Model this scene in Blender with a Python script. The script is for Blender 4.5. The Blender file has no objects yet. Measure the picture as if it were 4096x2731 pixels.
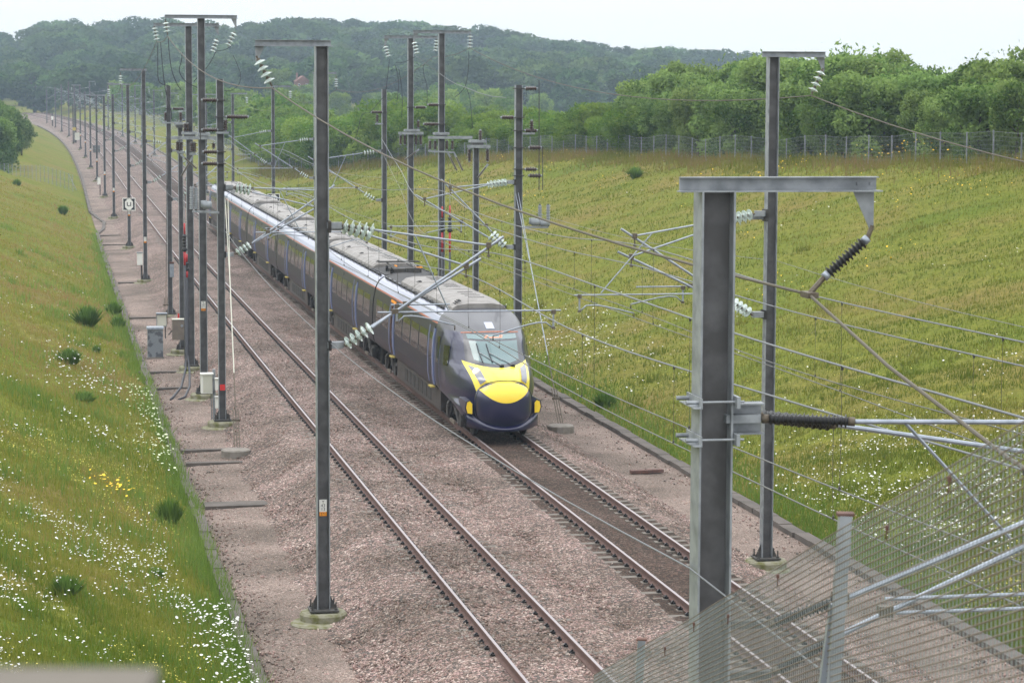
import bpy, math, random
import numpy as np
from mathutils import Matrix, Vector
random.seed(7); rng = np.random.default_rng(11)
S = bpy.context.scene
# ------------------------------------------------------------------ camera
CZ = 10.5
PITCH, ROLL, FPX = 0.1014, 0.0041, 10048.0
cam_d = bpy.data.cameras.new('camera'); cam = bpy.data.objects.new('camera', cam_d); S.collection.objects.link(cam)
cam_d.sensor_width = 36.0; cam_d.lens = 36.0 * FPX / 4096.0
cam_d.clip_start = 0.2; cam_d.clip_end = 9000
cam_d.dof.use_dof = True; cam_d.dof.focus_distance = 40.0; cam_d.dof.aperture_fstop = 9.0
cam.matrix_world = Matrix.Translation((0, 0, CZ)) @ Matrix.Rotation(math.pi / 2 - PITCH, 4, 'X') @ Matrix.Rotation(ROLL, 4, 'Z')
S.camera = cam
# ------------------------------------------------------------------ world, sun, exposure
SUN_EL, SUN_AZ = math.radians(48), math.radians(-75)      # azimuth from the view direction, negative = left
W = bpy.data.worlds.new('World'); S.world = W; W.use_nodes = True
nt = W.node_tree; nt.nodes.clear()
def nd(nt, t, **kw):
    n = nt.nodes.new(t)
    for k, v in kw.items(): setattr(n, k, v)
    return n
out = nd(nt, 'ShaderNodeOutputWorld'); bg = nd(nt, 'ShaderNodeBackground'); bg.inputs['Strength'].default_value = 0.1
sky = nd(nt, 'ShaderNodeTexSky', sky_type='NISHITA', sun_disc=False); sky.sun_elevation = SUN_EL; sky.sun_rotation = SUN_AZ; sky.dust_density = 3
hs = nd(nt, 'ShaderNodeHueSaturation'); hs.inputs['Saturation'].default_value = 0.3; hs.inputs['Value'].default_value = 0.6
tc = nd(nt, 'ShaderNodeTexCoord'); sx = nd(nt, 'ShaderNodeSeparateXYZ'); mr = nd(nt, 'ShaderNodeMapRange')
mr.inputs['From Min'].default_value = 0; mr.inputs['From Max'].default_value = 1
mr.inputs['To Min'].default_value = 9.0; mr.inputs['To Max'].default_value = 27.0      # overcast: zenith three times the horizon
cmb = nd(nt, 'ShaderNodeVectorMath', operation='SCALE'); cmb.inputs[0].default_value = (0.965, 0.985, 1.0)
mx = nd(nt, 'ShaderNodeMix', data_type='RGBA'); mx.inputs['Factor'].default_value = 0.9
L = nt.links
L.new(tc.outputs['Generated'], sx.inputs[0]); L.new(sx.outputs['Z'], mr.inputs['Value']); L.new(mr.outputs[0], cmb.inputs['Scale'])
L.new(sky.outputs[0], hs.inputs['Color']); L.new(hs.outputs[0], mx.inputs['A']); L.new(cmb.outputs[0], mx.inputs['B'])
L.new(mx.outputs['Result'], bg.inputs['Color']); L.new(bg.outputs[0], out.inputs[0])
sd = bpy.data.lights.new('sun', 'SUN'); sd.energy = 0.8; sd.angle = math.radians(30); sd.color = (1.0, 0.95, 0.88)
sun = bpy.data.objects.new('sun', sd); S.collection.objects.link(sun)
dv = Vector((math.sin(SUN_AZ) * math.cos(SUN_EL), math.cos(SUN_AZ) * math.cos(SUN_EL), math.sin(SUN_EL)))
sun.rotation_euler = dv.to_track_quat('Z', 'Y').to_euler()
S.view_settings.view_transform = 'Standard'; S.view_settings.look = 'None'; S.view_settings.gamma = 1.0
S.view_settings.exposure = 0.36
S.cycles.max_bounces = 6; S.cycles.diffuse_bounces = 3; S.cycles.transparent_max_bounces = 16; S.cycles.volume_bounces = 0
# ------------------------------------------------------------------ track geometry: Y along the view, d across the track from the left-hand track's centre, h over the rail head
Q = [8.9506, -18.2092, -0.4829, 0.2325, -0.0338, -9.9878, -0.8856, 0.2121, 0.0047, -0.001]
def _XZ(Y):
    t = np.asarray(Y, float) / 100.0
    tc_ = np.clip(t, 0.0, 6.4); e = t - tc_
    X = Q[0] + Q[1]*tc_ + Q[2]*tc_**2 + Q[3]*tc_**3 + Q[4]*tc_**4 + e*(Q[1] + 2*Q[2]*tc_ + 3*Q[3]*tc_**2 + 4*Q[4]*tc_**3)
    Z = Q[5] + Q[6]*tc_ + Q[7]*tc_**2 + Q[8]*tc_**3 + Q[9]*tc_**4
    return X, Z + CZ
def TP(Y, d=0.0, h=0.0):
    Y, d, h = np.broadcast_arrays(np.asarray(Y, float), np.asarray(d, float), np.asarray(h, float))
    X, Z = _XZ(Y); X2, _ = _XZ(Y + .05); X1, _ = _XZ(Y - .05)
    dX = (X2 - X1) / .1; n = 1 / np.sqrt(1 + dX*dX)
    return np.stack([X + d*n, Y - d*dX*n, Z + h], -1)
def HEAD(Y):
    X2, _ = _XZ(Y + .05); X1, _ = _XZ(Y - .05)
    return math.atan(-(float(X2 - X1) / .1))
# ------------------------------------------------------------------ scene helpers
C = S.collection
MATS = {}; ROOTM = {}
def link(o, parent=None):
    C.objects.link(o)
    if parent is not None: o.parent = parent
    return o
def tag(o, label=None, cat=None, group=None, kind=None):
    if label: o['label'] = label
    if cat: o['category'] = cat
    if group: o['group'] = group
    if kind: o['kind'] = kind
    return o
def empty(name, loc, rz=0.0, label=None, cat=None, group=None):
    o = bpy.data.objects.new(name, None); o.empty_display_size = .3
    o.location = loc; o.rotation_euler = (0, 0, rz)
    ROOTM[o.name] = Matrix.Translation(loc) @ Matrix.Rotation(rz, 4, 'Z')
    link(o); return tag(o, label, cat, group)
def copy_tree(o, parent=None):
    c = o.copy(); link(c, parent)
    for ch in list(o.children): copy_tree(ch, c)
    return c
class MB:
    def __init__(s): s.v = []; s.f = []; s.m = []; s.n = 0
    def add(s, V, F, mi=0):
        s.v.append(np.asarray(V, float).reshape(-1, 3)); k = s.n
        s.f += [tuple(int(i) + k for i in f) for f in F]; s.m += [mi]*len(F); s.n += len(s.v[-1]); return s
    def box(s, c, size, mi=0, R=None, taper=1.0):
        h = np.array(size)/2.0
        V = np.array([[x, y, z] for z in (-1, 1) for y in (-1, 1) for x in (-1, 1)], float)
        V[4:, :2] *= taper; V = V*h
        if R is not None: V = V @ np.array(R).T
        return s.add(V + np.array(c), [(0, 2, 3, 1), (4, 5, 7, 6), (0, 1, 5, 4), (2, 6, 7, 3), (0, 4, 6, 2), (1, 3, 7, 5)], mi)
    def beam(s, p0, p1, w, t, mi=0, up=(0, 0, 1)):
        p0, p1 = np.array(p0, float), np.array(p1, float); a = p1 - p0; Ln = np.linalg.norm(a); a = a/Ln
        u = np.array(up, float)
        if abs(a @ u) > .98: u = np.array((1., 0, 0))
        b = np.cross(u, a); b /= np.linalg.norm(b); c = np.cross(a, b)
        R = np.stack([b, a, c], 1); return s.box((p0 + p1)/2, (w, Ln, t), mi, R)
    def tube(s, pts, r, n=6, mi=0, cap=True):
        P = np.asarray(pts, float); m = len(P)
        T = np.gradient(P, axis=0) if m > 2 else np.repeat((P[1] - P[0])[None], 2, 0)
        T = T/np.maximum(np.linalg.norm(T, axis=1), 1e-9)[:, None]
        rr = np.broadcast_to(np.asarray(r, float), (m,))
        up = np.where(np.abs(T[:, 2:3]) > .95, np.array([[1., 0, 0]]), np.array([[0, 0, 1.]]))
        A = np.cross(T, up); A /= np.linalg.norm(A, axis=1)[:, None]; B = np.cross(A, T)
        for i in range(1, m):
            if A[i] @ A[i-1] < 0: A[i] *= -1; B[i] *= -1
        an = np.arange(n)*2*np.pi/n
        V = P[:, None] + rr[:, None, None]*(np.cos(an)[None, :, None]*A[:, None] + np.sin(an)[None, :, None]*B[:, None])
        F = [(i*n + j, i*n + (j+1) % n, (i+1)*n + (j+1) % n, (i+1)*n + j) for i in range(m-1) for j in range(n)]
        if cap: F += [tuple(range(n))[::-1], tuple((m-1)*n + j for j in range(n))]
        return s.add(V, F, mi)
    def lathe(s, p0, p1, prof, n=10, mi=0):
        p0, p1 = np.array(p0, float), np.array(p1, float); a = p1 - p0; Ln = np.linalg.norm(a); a /= Ln
        u = np.array((0, 0, 1.)) if abs(a[2]) < .9 else np.array((1., 0, 0))
        A = np.cross(a, u); A /= np.linalg.norm(A); B = np.cross(a, A)
        an = np.arange(n)*2*np.pi/n; m = len(prof)
        V = np.array([p0 + a*t*Ln + r*(math.cos(x)*A + math.sin(x)*B) for t, r in prof for x in an])
        F = [(i*n + j, i*n + (j+1) % n, (i+1)*n + (j+1) % n, (i+1)*n + j) for i in range(m-1) for j in range(n)]
        F += [tuple(range(n))[::-1], tuple((m-1)*n + j for j in range(n))]
        return s.add(V, F, mi)
    def prism(s, poly, axis, lo, hi, mi=0):
        k = len(poly); V = []
        for t in (lo, hi):
            for a, b in poly: V.append({'x': (t, a, b), 'y': (a, t, b), 'z': (a, b, t)}[axis])
        F = [(i, (i+1) % k, k + (i+1) % k, k + i) for i in range(k)] + [tuple(range(k))[::-1], tuple(range(k, 2*k))]
        return s.add(V, F, mi)
    def mesh(s, name, mats, fn=None, inv=None, smooth=False):
        V = np.concatenate(s.v) if s.v else np.zeros((0, 3))
        if fn is not None: V = fn(V)
        if inv is not None: V = V @ np.array(inv.to_3x3()).T + np.array(inv.translation)
        me = bpy.data.meshes.new(name); me.from_pydata(V.tolist(), [], s.f)
        for m in (mats if isinstance(mats, (list, tuple)) else [mats]): me.materials.append(m)
        me.polygons.foreach_set('material_index', np.array(s.m, np.int32))
        if smooth: me.polygons.foreach_set('use_smooth', np.ones(len(s.f), bool))
        me.update(); return me
    def build(s, name, mats, parent=None, root=None, fn=None, smooth=False):
        inv = ROOTM[root.name].inverted() if root is not None else None
        return link(bpy.data.objects.new(name, s.mesh(name, mats, fn, inv, smooth)), parent)
def raw_mesh(name, V, F, mat, parent=None, smooth=False, attr=None):
    """fast path: V (n,3), F (m,k) numpy arrays of equal-size faces"""
    me = bpy.data.meshes.new(name); k = F.shape[1]
    me.vertices.add(len(V)); me.vertices.foreach_set('co', np.ascontiguousarray(V, np.float32).ravel())
    me.loops.add(F.size); me.loops.foreach_set('vertex_index', np.ascontiguousarray(F, np.int32).ravel())
    me.polygons.add(len(F)); me.polygons.foreach_set('loop_start', np.arange(0, F.size, k, dtype=np.int32))
    if smooth: me.polygons.foreach_set('use_smooth', np.ones(len(F), bool))
    if attr is not None:
        a = me.attributes.new('tint', 'FLOAT', 'FACE'); a.data.foreach_set('value', np.ascontiguousarray(attr, np.float32))
    me.materials.append(mat); me.update(); me.validate()
    return link(bpy.data.objects.new(name, me), parent)
CACHE = {}
def part(name, parent, key, make, mats, smooth=False):
    if key not in CACHE:
        b = MB(); make(b); CACHE[key] = b.mesh(name, mats, smooth=smooth)
    return link(bpy.data.objects.new(name, CACHE[key]), parent)
# ------------------------------------------------------------------ materials
def mat(name, col, rough=.7, metal=0.0, coat=0.0, noise=None, bump=None, spec=None):
    """noise = (scale, other colour, low, high[, detail]) ; bump = (scale, strength, distance)"""
    m = bpy.data.materials.new(name); m.use_nodes = True; t = m.node_tree; b = t.nodes['Principled BSDF']
    b.inputs['Base Color'].default_value = (*col, 1); b.inputs['Roughness'].default_value = rough
    b.inputs['Metallic'].default_value = metal
    if coat: b.inputs['Coat Weight'].default_value = coat; b.inputs['Coat Roughness'].default_value = .06
    if spec is not None: b.inputs['Specular IOR Level'].default_value = spec
    if noise or bump: g = nd(t, 'ShaderNodeTexCoord')
    if noise:
        n = nd(t, 'ShaderNodeTexNoise'); n.inputs['Scale'].default_value = noise[0]; n.inputs['Detail'].default_value = noise[4] if len(noise) > 4 else 6
        r = nd(t, 'ShaderNodeValToRGB'); r.color_ramp.elements[0].position = noise[2]; r.color_ramp.elements[1].position = noise[3]
        r.color_ramp.elements[0].color = (*col, 1); r.color_ramp.elements[1].color = (*noise[1], 1)
        t.links.new(g.outputs['Object'], n.inputs['Vector']); t.links.new(n.outputs['Fac'], r.inputs[0]); t.links.new(r.outputs[0], b.inputs['Base Color'])
    if bump:
        n2 = nd(t, 'ShaderNodeTexNoise'); n2.inputs['Scale'].default_value = bump[0]; n2.inputs['Detail'].default_value = 5
        bp = nd(t, 'ShaderNodeBump'); bp.inputs['Strength'].default_value = bump[1]; bp.inputs['Distance'].default_value = bump[2]
        t.links.new(g.outputs['Object'], n2.inputs['Vector']); t.links.new(n2.outputs['Fac'], bp.inputs['Height']); t.links.new(bp.outputs[0], b.inputs['Normal'])
    MATS[name] = m; return m
M = MATS
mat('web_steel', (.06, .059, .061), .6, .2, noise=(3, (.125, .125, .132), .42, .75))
mat('galv', (.27, .29, .31), .5, .3, noise=(6, (.16, .175, .19), .4, .7))
mat('galv_tube', (.30, .33, .38), .38, .5, noise=(9, (.22, .25, .29), .4, .7))
mat('dark_steel', (.05, .048, .046), .7, .2, noise=(8, (.1, .085, .07), .5, .8))
mat('clamp', (.09, .07, .05), .6, .4, noise=(20, (.16, .14, .11), .4, .8))
mat('concrete', (.19, .17, .15), .95, noise=(4, (.1, .09, .07), .45, .75), bump=(30, .4, .02))
mat('trough', (.095, .08, .07), .95, noise=(1.4, (.055, .047, .04), .4, .7), bump=(25, .4, .02))
mat('mossy', (.2, .19, .14), .95, noise=(5, (.1, .1, .03), .4, .65), bump=(30, .4, .02))
mat('brown_ceramic', (.035, .018, .014), .22, 0, .3)
mat('black_polymer', (.012, .012, .014), .42)
mat('grey_ceramic', (.22, .24, .26), .4)
mat('red_sleeve', (.42, .03, .035), .5)
mat('cable_black', (.016, .018, .026), .5)
mat('wire_alu', (.16, .172, .185), .5, .5)
mat('wire_brown', (.09, .078, .058), .7, .2)
mat('wire_copper', (.12, .125, .115), .5, .5)
mat('white_paint', (.72, .72, .68), .5, noise=(5, (.6, .6, .55), .5, .8))
mat('cream_paint', (.5, .5, .43), .6)
mat('orange_plate', (.85, .3, .01), .5)
mat('red_plate', (.5, .02, .02), .5)
mat('black_paint', (.012, .013, .02), .5)
mat('bluegrey_paint', (.16, .18, .2), .6, noise=(3.2, (.07, .075, .09), .5, .56))
mat('brown_cabinet', (.15, .125, .1), .6, noise=(4, (.11, .095, .08), .4, .7))
mat('rust_steel', (.12, .06, .045), .85, .1, noise=(10, (.07, .04, .035), .4, .7))
mat('yellow_plate', (.42, .33, .07), .7)
gl = mat('glass_disc', (.6, .7, .67), .08, 0, .4); gl.node_tree.nodes['Principled BSDF'].inputs['Transmission Weight'].default_value = .35
# rails
mat('rail_side', (.095, .05, .042), .85, .0, noise=(6, (.12, .075, .062), .4, .75))
mat('rail_head', (.33, .29, .3), .4, .6)
mat('sleeper_conc', (.155, .137, .118), .95, noise=(5, (.1, .086, .072), .4, .7), bump=(40, .3, .01))
mat('timber', (.13, .115, .095), .95, noise=(5, (.07, .06, .048), .4, .7), bump=(20, .4, .02))
# train
mat('navy', (.013, .014, .05), .28, 0, .55)
mat('navy_side', (.01, .011, .028), .36, 0, .1, noise=(2.5, (.022, .019, .026), .45, .8), spec=.3)
mat('train_glass', (.006, .008, .009), .08, 0, .1)
mat('shoulder_pale', (.31, .33, .43), .3, 0, .5)  # pale lavender grey of the roof shoulder bands and the cab roof hatch
mat('roof_grey', (.25, .235, .225), .6, .1, noise=(2.5, (.14, .13, .12), .4, .72))
mat('roof_dark', (.02, .019, .02), .7)
mat('dome_grey', (.05, .051, .062), .38, 0, .25)
mat('door_blue', (.2, .24, .42), .3, 0, .6)
mat('orange_line', (.4, .12, .05), .5)
mat('yellow_front', (.72, .6, .035), .35, 0, .5)
mat('yellow_cover', (.85, .6, .02), .35, 0, .5)
mat('bogie', (.028, .025, .024), .8, noise=(8, (.06, .05, .045), .5, .8))
mat('skirt', (.035, .03, .03), .6, 0, .1, noise=(3, (.055, .045, .042), .4, .7))
mat('windscreen', (.1, .165, .175), .1, 0, .5)
mat('lamp_glass', (.13, .135, .16), .12, 0, .6)
lm = bpy.data.materials.new('lamp_lit'); lm.use_nodes = True; b = lm.node_tree.nodes['Principled BSDF']
b.inputs['Emission Color'].default_value = (1, .72, .38, 1); b.inputs['Emission Strength'].default_value = 5.0; M['lamp_lit'] = lm
om = bpy.data.materials.new('display_text'); om.use_nodes = True; b = om.node_tree.nodes['Principled BSDF']
b.inputs['Base Color'].default_value = (.6, .2, .1, 1); b.inputs['Emission Color'].default_value = (1, .35, .15, 1); b.inputs['Emission Strength'].default_value = .6; M['display_text'] = om
mat('brick', (.2, .1, .08), .9); mat('roof_tile', (.19, .09, .07), .9); mat('house_glass', (.05, .06, .07), .1)
def ballast_mat(name, cols, scale, dark, bumpd=.03, patch=None):
    m = bpy.data.materials.new(name); m.use_nodes = True; t = m.node_tree; b = t.nodes['Principled BSDF']; b.inputs['Roughness'].default_value = .95
    b.inputs['Specular IOR Level'].default_value = .2
    g = nd(t, 'ShaderNodeTexCoord'); v = nd(t, 'ShaderNodeTexVoronoi'); v.inputs['Scale'].default_value = scale
    v2 = nd(t, 'ShaderNodeTexVoronoi', feature='DISTANCE_TO_EDGE'); v2.inputs['Scale'].default_value = scale
    s = nd(t, 'ShaderNodeSeparateColor'); r = nd(t, 'ShaderNodeValToRGB'); r.color_ramp.interpolation = 'CONSTANT'
    el = r.color_ramp.elements
    while len(el) < len(cols): el.new(.5)
    for i, c in enumerate(cols): el[i].position = i/len(cols); el[i].color = (*c, 1)
    r2 = nd(t, 'ShaderNodeValToRGB'); r2.color_ramp.elements[0].color = (dark, dark, dark, 1); r2.color_ramp.elements[1].position = .2
    mu = nd(t, 'ShaderNodeMix', data_type='RGBA', blend_type='MULTIPLY'); mu.inputs['Factor'].default_value = 1
    n = nd(t, 'ShaderNodeTexNoise'); n.inputs['Scale'].default_value = .35; n.inputs['Detail'].default_value = 5
    r3 = nd(t, 'ShaderNodeValToRGB'); r3.color_ramp.elements[0].position = .35; r3.color_ramp.elements[1].position = .68
    p = patch or ((.62, .6, .56), (1.12, 1.06, 1.05)); r3.color_ramp.elements[0].color = (*p[0], 1); r3.color_ramp.elements[1].color = (*p[1], 1)
    mu2 = nd(t, 'ShaderNodeMix', data_type='RGBA', blend_type='MULTIPLY'); mu2.inputs['Factor'].default_value = 1
    bp = nd(t, 'ShaderNodeBump'); bp.inputs['Strength'].default_value = .9; bp.inputs['Distance'].default_value = bumpd
    l = t.links
    for q in (v, v2, n): l.new(g.outputs['Object'], q.inputs['Vector'])
    l.new(v.outputs['Color'], s.inputs[0]); l.new(s.outputs[0], r.inputs[0]); l.new(v2.outputs['Distance'], r2.inputs[0])
    l.new(r.outputs[0], mu.inputs['A']); l.new(r2.outputs[0], mu.inputs['B']); l.new(n.outputs['Fac'], r3.inputs[0])
    l.new(mu.outputs['Result'], mu2.inputs['A']); l.new(r3.outputs[0], mu2.inputs['B']); l.new(mu2.outputs['Result'], b.inputs['Base Color'])
    l.new(v2.outputs['Distance'], bp.inputs['Height']); l.new(bp.outputs[0], b.inputs['Normal'])
    M[name] = m; return m
PINK = [(.25, .18, .16), (.32, .255, .22), (.165, .135, .115), (.34, .25, .23), (.12, .11, .1), (.26, .205, .175), (.2, .15, .13), (.43, .37, .33)]
PINK = [(r_*1.04, g_*1.02, b_*1.03) for r_, g_, b_ in PINK]
ballast_mat('ballast', PINK, 15, .14)
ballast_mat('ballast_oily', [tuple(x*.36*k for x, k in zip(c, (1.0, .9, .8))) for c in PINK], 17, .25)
ballast_mat('cess_gravel', [(.27, .21, .19), (.33, .27, .24), (.2, .17, .15), (.36, .3, .27), (.25, .195, .17)], 24, .32, .02, ((.52, .5, .46), (1.08, 1.02, .98)))
ballast_mat('stone', PINK, 9, .9)
def ground_mat():
    m = bpy.data.materials.new('grass_ground'); m.use_nodes = True; t = m.node_tree; b = t.nodes['Principled BSDF']; b.inputs['Roughness'].default_value = 1; b.inputs['Specular IOR Level'].default_value = .05
    g = nd(t, 'ShaderNodeTexCoord'); l = t.links
    def noise(sc, det, rough=.6):
        n = nd(t, 'ShaderNodeTexNoise'); n.inputs['Scale'].default_value = sc; n.inputs['Detail'].default_value = det; n.inputs['Roughness'].default_value = rough; l.new(g.outputs['Object'], n.inputs['Vector']); return n
    def ramp(src, *st):
        r = nd(t, 'ShaderNodeValToRGB'); el = r.color_ramp.elements
        while len(el) < len(st): el.new(.5)
        for e, (p_, c) in zip(el, st): e.position = p_; e.color = (*c, 1)
        l.new(src.outputs['Fac'], r.inputs[0]); return r
    a = ramp(noise(.16, 8), (.3, (.085, .115, .014)), (.48, (.125, .135, .023)), (.62, (.15, .128, .035)), (.8, (.14, .1, .04)))
    c = ramp(noise(4.5, 8, .75), (.3, (.45, .5, .4)), (.52, (1, 1, 1)), (.75, (1.5, 1.45, 1.3)))
    mu = nd(t, 'ShaderNodeMix', data_type='RGBA', blend_type='MULTIPLY'); mu.inputs['Factor'].default_value = 1
    l.new(a.outputs[0], mu.inputs['A']); l.new(c.outputs[0], mu.inputs['B']); l.new(mu.outputs['Result'], b.inputs['Base Color'])
    bp = nd(t, 'ShaderNodeBump'); bp.inputs['Strength'].default_value = .4; bp.inputs['Distance'].default_value = .08
    l.new(noise(7, 6).outputs['Fac'], bp.inputs['Height']); l.new(bp.outputs[0], b.inputs['Normal'])
    M['grass_ground'] = m
ground_mat()
def leaf_mat(name, c1, c2, trans=.35, objvar=.0, mid=None):
    m = bpy.data.materials.new(name); m.use_nodes = True; t = m.node_tree; t.nodes.clear(); l = t.links
    o = nd(t, 'ShaderNodeOutputMaterial'); df = nd(t, 'ShaderNodeBsdfDiffuse'); tr = nd(t, 'ShaderNodeBsdfTranslucent'); ms = nd(t, 'ShaderNodeMixShader'); ms.inputs[0].default_value = trans
    at = nd(t, 'ShaderNodeAttribute', attribute_name='tint'); oi = nd(t, 'ShaderNodeObjectInfo')
    r = nd(t, 'ShaderNodeValToRGB'); r.color_ramp.elements[0].color = (*c1, 1); r.color_ramp.elements[1].color = (*c2, 1)
    if mid: e_ = r.color_ramp.elements.new(.5); e_.color = (*mid, 1)
    hsv = nd(t, 'ShaderNodeHueSaturation'); mp = nd(t, 'ShaderNodeMapRange'); mp.inputs['To Min'].default_value = 1 - objvar; mp.inputs['To Max'].default_value = 1 + objvar
    mp2 = nd(t, 'ShaderNodeMapRange'); mp2.inputs['To Min'].default_value = .5 - objvar*.05; mp2.inputs['To Max'].default_value = .5 + objvar*.05
    wn = nd(t, 'ShaderNodeTexWhiteNoise', noise_dimensions='1D')
    l.new(oi.outputs['Random'], mp.inputs['Value']); l.new(oi.outputs['Random'], wn.inputs['W']); l.new(wn.outputs['Value'], mp2.inputs['Value'])
    l.new(at.outputs['Fac'], r.inputs[0]); l.new(r.outputs[0], hsv.inputs['Color']); l.new(mp.outputs[0], hsv.inputs['Value']); l.new(mp2.outputs[0], hsv.inputs['Hue'])
    l.new(hsv.outputs[0], df.inputs['Color']); l.new(hsv.outputs[0], tr.inputs['Color']); l.new(df.outputs[0], ms.inputs[1]); l.new(tr.outputs[0], ms.inputs[2]); l.new(ms.outputs[0], o.inputs[0])
    M[name] = m; return m
leaf_mat('leaf_near', (.045, .1, .018), (.26, .36, .11), .42, .2)
leaf_mat('leaf_bright', (.06, .135, .018), (.22, .31, .06), .45, .15)
leaf_mat('leaf_far', (.025, .055, .016), (.09, .145, .045), .3, .35)
leaf_mat('leaf_shrub', (.07, .15, .025), (.17, .27, .06), .5, .15)
leaf_mat('grass_blade', (.085, .135, .016), (.235, .165, .075), .45, mid=(.19, .195, .038))
leaf_mat('grass_lush', (.1, .175, .028), (.21, .29, .068), .45)
leaf_mat('grass_left', (.115, .165, .02), (.3, .2, .09), .5, mid=(.25, .25, .05))
mat('petal_white', (.6, .6, .57), .8); mat('petal_cream', (.5, .55, .36), .9); mat('petal_yellow', (.75, .48, .02), .8); mat('petal_pale', (.5, .44, .08), .9)
mat('bark', (.07, .055, .04), .95)

# ------------------------------------------------------------------ terrain
CR_Y = [0, 113, 125, 138, 151, 167, 187, 204, 245, 254, 279, 600, 5000]
CR_D = [42, 35.9, 34.9, 33.7, 32.8, 32.1, 31.1, 29.3, 23.1, 19.2, 16.2, 15.8, 15.8]
def crest_d(Y): return np.interp(Y, CR_Y, CR_D)
def wob(X, Y, s, k): return (np.sin(X*s*1.3 + k) * np.cos(Y*s + 1.7*k) + .5*np.sin(X*s*2.9 + Y*s*2.1 + 3*k))
SKY_X = [-3000, 0, 110, 190, 480, 1000, 1400, 1900, 2048, 2300, 2400, 2700, 2900, 3200, 3650, 3850, 4100, 7000]
SKY_Y = [150, 150, 178, 118, 102, 105, 92, 125, 148, 180, 196, 198, 208, 235, 265, 315, 305, 315]
def H(Y, d):
    """height over the rail head of the near ground"""
    Y, d = np.broadcast_arrays(np.asarray(Y, float), np.asarray(d, float))
    cap_l = np.interp(Y, [0, 236, 262, 300, 330, 420, 600, 900], [9, 9, .5, .6, 2.6, 3.2, 2.5, 0])
    hl = np.minimum(.36*(-5.2 - d) - .95, cap_l + .012*np.maximum(0, -d - 20))
    dc = crest_d(Y); hc = .31*(dc - 9.95) - .95
    hr = np.where(d < dc, .31*(d - 9.95) - .95, hc - .008*np.clip(d - dc, 0, 300))
    h = np.where(d < -5.2, hl, np.where(d > 9.95, hr, -.98))
    side = np.clip(np.maximum(-5.6 - d, d - 10.2)/3, 0, 1)
    return h + side*.14*wob(d, Y, .45, 1.0) + side*.05*wob(d, Y, 1.7, 4.0)
def GZ(Y, d):
    """world point of the ground"""
    P = TP(Y, d, H(Y, d)); X, Yw = P[..., 0], P[..., 1]
    ys = np.interp(2048 + 10048*X/np.maximum(Yw, 50), SKY_X, SKY_Y)
    top = CZ + (343 - ys)*1100/10048 - 13.
    r = np.clip((Yw - 650)/430, 0, 1); r = r*r*(3 - 2*r)
    P[..., 2] = P[..., 2]*(1 - r) + r*(top + np.minimum(0, -(Yw - 1150)*.02))
    return P
Yl = np.concatenate([np.arange(2, 30, 2.), np.arange(30, 130, .8), np.arange(130, 300, 1.6), np.arange(300, 660, 4), np.geomspace(660, 3600, 46)])
dl = np.concatenate([-np.geomspace(1500, 32, 26), np.arange(-30, -6, .9), [-5.6, -5.2, -4.9, -3, 0, 3, 6, 9.4, 9.95, 10.3], np.arange(11, 46, 1.0), np.geomspace(48, 2600, 34)])
GY, GD = np.meshgrid(Yl, dl, indexing='ij'); GP = GZ(GY, GD)
nY, nD = GY.shape; ii = np.arange(nY*nD).reshape(nY, nD)
ground = raw_mesh('ground', GP.reshape(-1, 3), np.stack([ii[:-1, :-1], ii[:-1, 1:], ii[1:, 1:], ii[1:, :-1]], -1).reshape(-1, 4), M['grass_ground'], smooth=True)
ground['kind'] = 'structure'
def strip(name, prof, Ys, m, kind=None, jig=0.0, fine=1):
    """a sheet swept along the track; prof = [(d, h), ...]"""
    pr = []
    for (d0, h0), (d1, h1) in zip(prof[:-1], prof[1:]):
        k = max(1, int(abs(d1 - d0)/.25*fine)) if jig else 1
        pr += [(d0 + (d1 - d0)*i/k, h0 + (h1 - h0)*i/k) for i in range(k)]
    pr = np.array(pr + [prof[-1]]); A, B = np.meshgrid(Ys, np.arange(len(pr)), indexing='ij')
    Dd, Hh = pr[B, 0].copy(), pr[B, 1].copy()
    if name == 'ballast_bed':
        for c_ in (0, 1, 2, 3): Dd[:, c_] += (.12*wob(Ys, Ys*.7, .55, 2.) + .09*rng.standard_normal(len(Ys)) - .05)*(1 - c_/4)*(prof[0][0] < -3)
    if jig:
        inner = ((B > 0) & (B < len(pr) - 1)); Hh = Hh + inner*(jig*rng.standard_normal(Hh.shape)*.35 + jig*.22*wob(Dd, A, .9, 2.))
    V = TP(A, Dd, Hh).reshape(-1, 3); i = np.arange(A.size).reshape(A.shape)
    o = raw_mesh(name, V, np.stack([i[:-1, :-1], i[:-1, 1:], i[1:, 1:], i[1:, :-1]], -1).reshape(-1, 4), m, smooth=True)
    if kind: o['kind'] = kind
    return o
Ys = np.concatenate([np.arange(10, 110, .3), np.arange(110, 250, 1.), np.arange(250, 660, 4.)])
strip('cess_path', [(-4.95, -.9), (-4.2, -.86), (-2.3, -.82)], Ys, M['cess_gravel'], 'structure', .02)
strip('cess_path', [(6.9, -.82), (8.4, -.86), (9.6, -.9)], Ys, M['cess_gravel'], 'structure', .02)
strip('ballast_bed', [(-3.35, -.87), (-2.9, -.76), (-1.75, -.23), (-1.3, -.16), (-.95, -.168), (-.6, -.172), (.6, -.172), (.95, -.168), (1.3, -.162), (1.75, -.22), (2.25, -.29), (2.75, -.2), (3.1, -.165), (3.3, -.168)], Ys, M['ballast'], 'structure', .028)
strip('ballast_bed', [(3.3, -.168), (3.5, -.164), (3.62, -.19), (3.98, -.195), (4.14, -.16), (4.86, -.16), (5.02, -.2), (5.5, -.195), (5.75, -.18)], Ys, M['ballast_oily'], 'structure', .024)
strip('ballast_bed', [(5.75, -.18), (6.25, -.24), (7.2, -.72), (7.75, -.87)], Ys, M['ballast'], 'structure', .028)
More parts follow.
